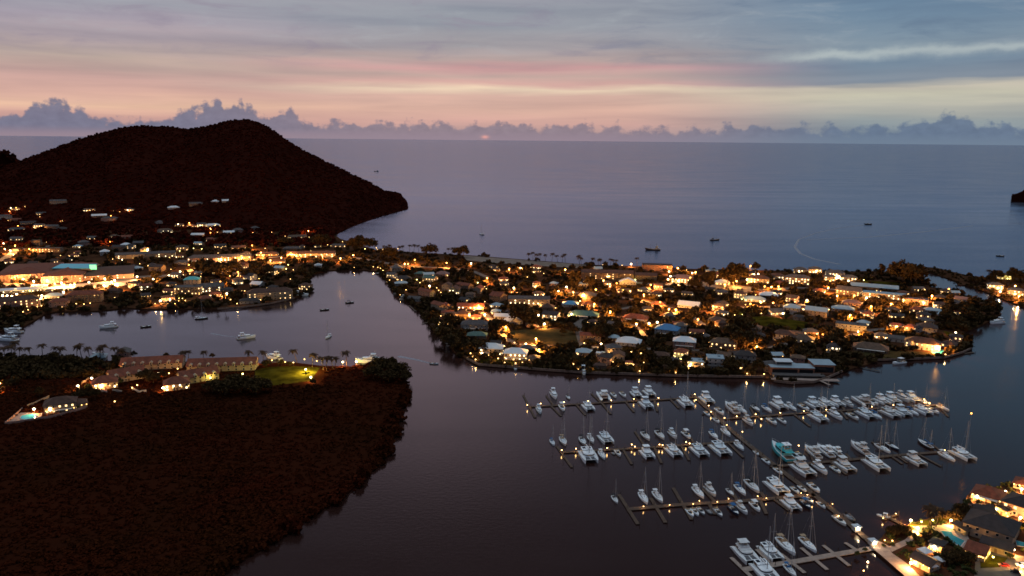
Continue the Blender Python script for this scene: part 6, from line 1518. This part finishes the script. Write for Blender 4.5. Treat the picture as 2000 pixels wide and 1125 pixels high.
# the rest of the town's trees, wherever there is room between houses, lamps and roads
def fill(poly, x0, x1, y0, y1, n, seed, kinds=('round', 'wide', 'round', 'tall', 'wide'), pad=1.5):
    r = random.Random(seed); made = 0
    for _ in range(n * 40):
        if made >= n: break
        px, py = r.uniform(x0, x1), r.uniform(y0, y1)
        k = r.choice(kinds); nmk, H, Rr = KINDW[k]; p = at(px, py); sc = r.uniform(.55, 1.05)
        if p.z > LAND + .3: continue
        if not inside(poly, p.x, p.y) or in_house(p.x, p.y, Rr * sc * .5) or near_road(p.x, p.y, Rr * sc * .6) or in_patch(p.x, p.y) or not free(p.x, p.y, Rr * sc): continue
        s = ppm(p)
        if hides(px, py, Rr * sc * s * .8, H * sc * s * .95): continue
        TREES_AT.append((p.x, p.y, Rr * sc)); made += 1
        tree(k, p, sc, place_phrase(px, py, ('small ' if sc < .75 else '') + nmk, LUSED), r.randrange(3), None, group='trees of the town')
fill(GMAIN, 740, 1180, 515, 722, 36, 1)
fill(GMAIN, 1180, 1600, 525, 740, 38, 2)
fill(GMAIN, 1600, 1955, 560, 715, 20, 3)
fill(GMAIN, 0, 660, 490, 640, 32, 4)
fill(GSPIT, -20, 240, 692, 800, 12, 6, ('wide', 'round', 'wide'))
# undergrowth on the plain, too tangled to count
def scatter(poly, x0, x1, y0, y1, n, seed, smin, smax, roads=True, hp_=True):
    r = random.Random(seed); pts, sz = [], []
    for _ in range(n * 6):
        if len(pts) >= n: break
        px, py = r.uniform(x0, x1), r.uniform(y0, y1); p = flat(px, py, LAND)
        if not inside(poly, p.x, p.y) or in_patch(p.x, p.y) or in_house(p.x, p.y, .8) or (roads and near_road(p.x, p.y, 1.0)): continue
        s = r.uniform(smin, smax)
        q = at(px, py)
        if hp_ and hides(px, py, s * .5 * ppm(p), s * .75 * ppm(p)): continue
        pts.append((q.x, q.y, q.z)); sz.append(s)
    return pts, sz
a, s_ = scatter(GMAIN, 640, 1960, 484, 748, 3400, 11, 1.8, 6.0)
stuff_canopy('undergrowth', a, s_, 'leaf', 60, .26, 61)
a, s_ = scatter(GMAIN, -150, 700, 455, 660, 1500, 12, 2.0, 6.5)
stuff_canopy('undergrowth', a, s_, 'leaf', 60, .26, 62)
a, s_ = scatter(GEAST, 1786, 2040, 518, 612, 320, 13, 1.0, 3.4)
stuff_canopy('undergrowth', a, s_, 'leaf', 60, .26, 63)
a, s_ = scatter(GYARD, 1700, 2060, 935, 1160, 300, 14, .8, 2.2, True, True)
stuff_canopy('undergrowth', a, s_, 'leaf_garden', 60, .26, 64)
a, s_ = scatter(GMAIN, -160, 650, 449, 482, 1100, 15, 4.5, 8.5)
stuff_canopy('undergrowth', a, s_, 'leaf_hill', 40, .32, 65)
a, s_ = scatter(GSPIT, -30, 240, 696, 740, 260, 16, 2.5, 6.0)
stuff_canopy('undergrowth', a, s_, 'leaf', 60, .26, 66)
# dark scrub of the near spit
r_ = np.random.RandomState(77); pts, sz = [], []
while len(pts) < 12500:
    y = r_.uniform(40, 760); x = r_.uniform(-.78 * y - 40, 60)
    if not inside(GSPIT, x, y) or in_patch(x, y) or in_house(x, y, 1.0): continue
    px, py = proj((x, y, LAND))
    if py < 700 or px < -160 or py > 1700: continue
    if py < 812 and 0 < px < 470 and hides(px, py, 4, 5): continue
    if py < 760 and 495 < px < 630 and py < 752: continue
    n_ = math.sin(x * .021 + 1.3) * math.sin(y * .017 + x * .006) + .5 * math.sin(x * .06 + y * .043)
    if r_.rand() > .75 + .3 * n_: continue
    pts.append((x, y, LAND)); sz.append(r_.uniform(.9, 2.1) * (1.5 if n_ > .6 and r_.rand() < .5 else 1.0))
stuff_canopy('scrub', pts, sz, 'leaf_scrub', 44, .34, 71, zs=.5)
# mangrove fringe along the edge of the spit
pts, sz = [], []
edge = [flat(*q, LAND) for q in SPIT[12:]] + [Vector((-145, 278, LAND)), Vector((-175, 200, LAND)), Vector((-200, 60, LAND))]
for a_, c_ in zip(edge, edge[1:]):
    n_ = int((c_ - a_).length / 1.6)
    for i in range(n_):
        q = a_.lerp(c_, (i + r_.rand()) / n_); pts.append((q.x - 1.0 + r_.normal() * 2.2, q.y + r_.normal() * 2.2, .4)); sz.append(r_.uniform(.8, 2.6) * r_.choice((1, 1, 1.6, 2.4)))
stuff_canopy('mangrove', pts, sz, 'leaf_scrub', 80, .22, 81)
pts, sz = [], []
for pl_, (i0, i1) in ((MAIN, (32, 62)), (MAIN, (17, 33)), (EAST, (5, 20))):
    edge = [flat(*q, LAND) for q in pl_[i0:i1]]
    for a_, c_ in zip(edge, edge[1:]):
        n_ = max(1, int((c_ - a_).length / 5))
        for i in range(n_):
            q = a_.lerp(c_, (i + r_.rand()) / n_)
            big_ = pl_ is MAIN and i0 == 32
            if r_.rand() < .6: pts.append((q.x + r_.normal() * 1.0, q.y + 1.5 + abs(r_.normal()) * 2, .8)); sz.append(r_.uniform(1.5, 5.5) if big_ else r_.uniform(.8, 2.4))
stuff_canopy('shoreline_bushes', pts, sz, 'leaf', 70, .24, 91)
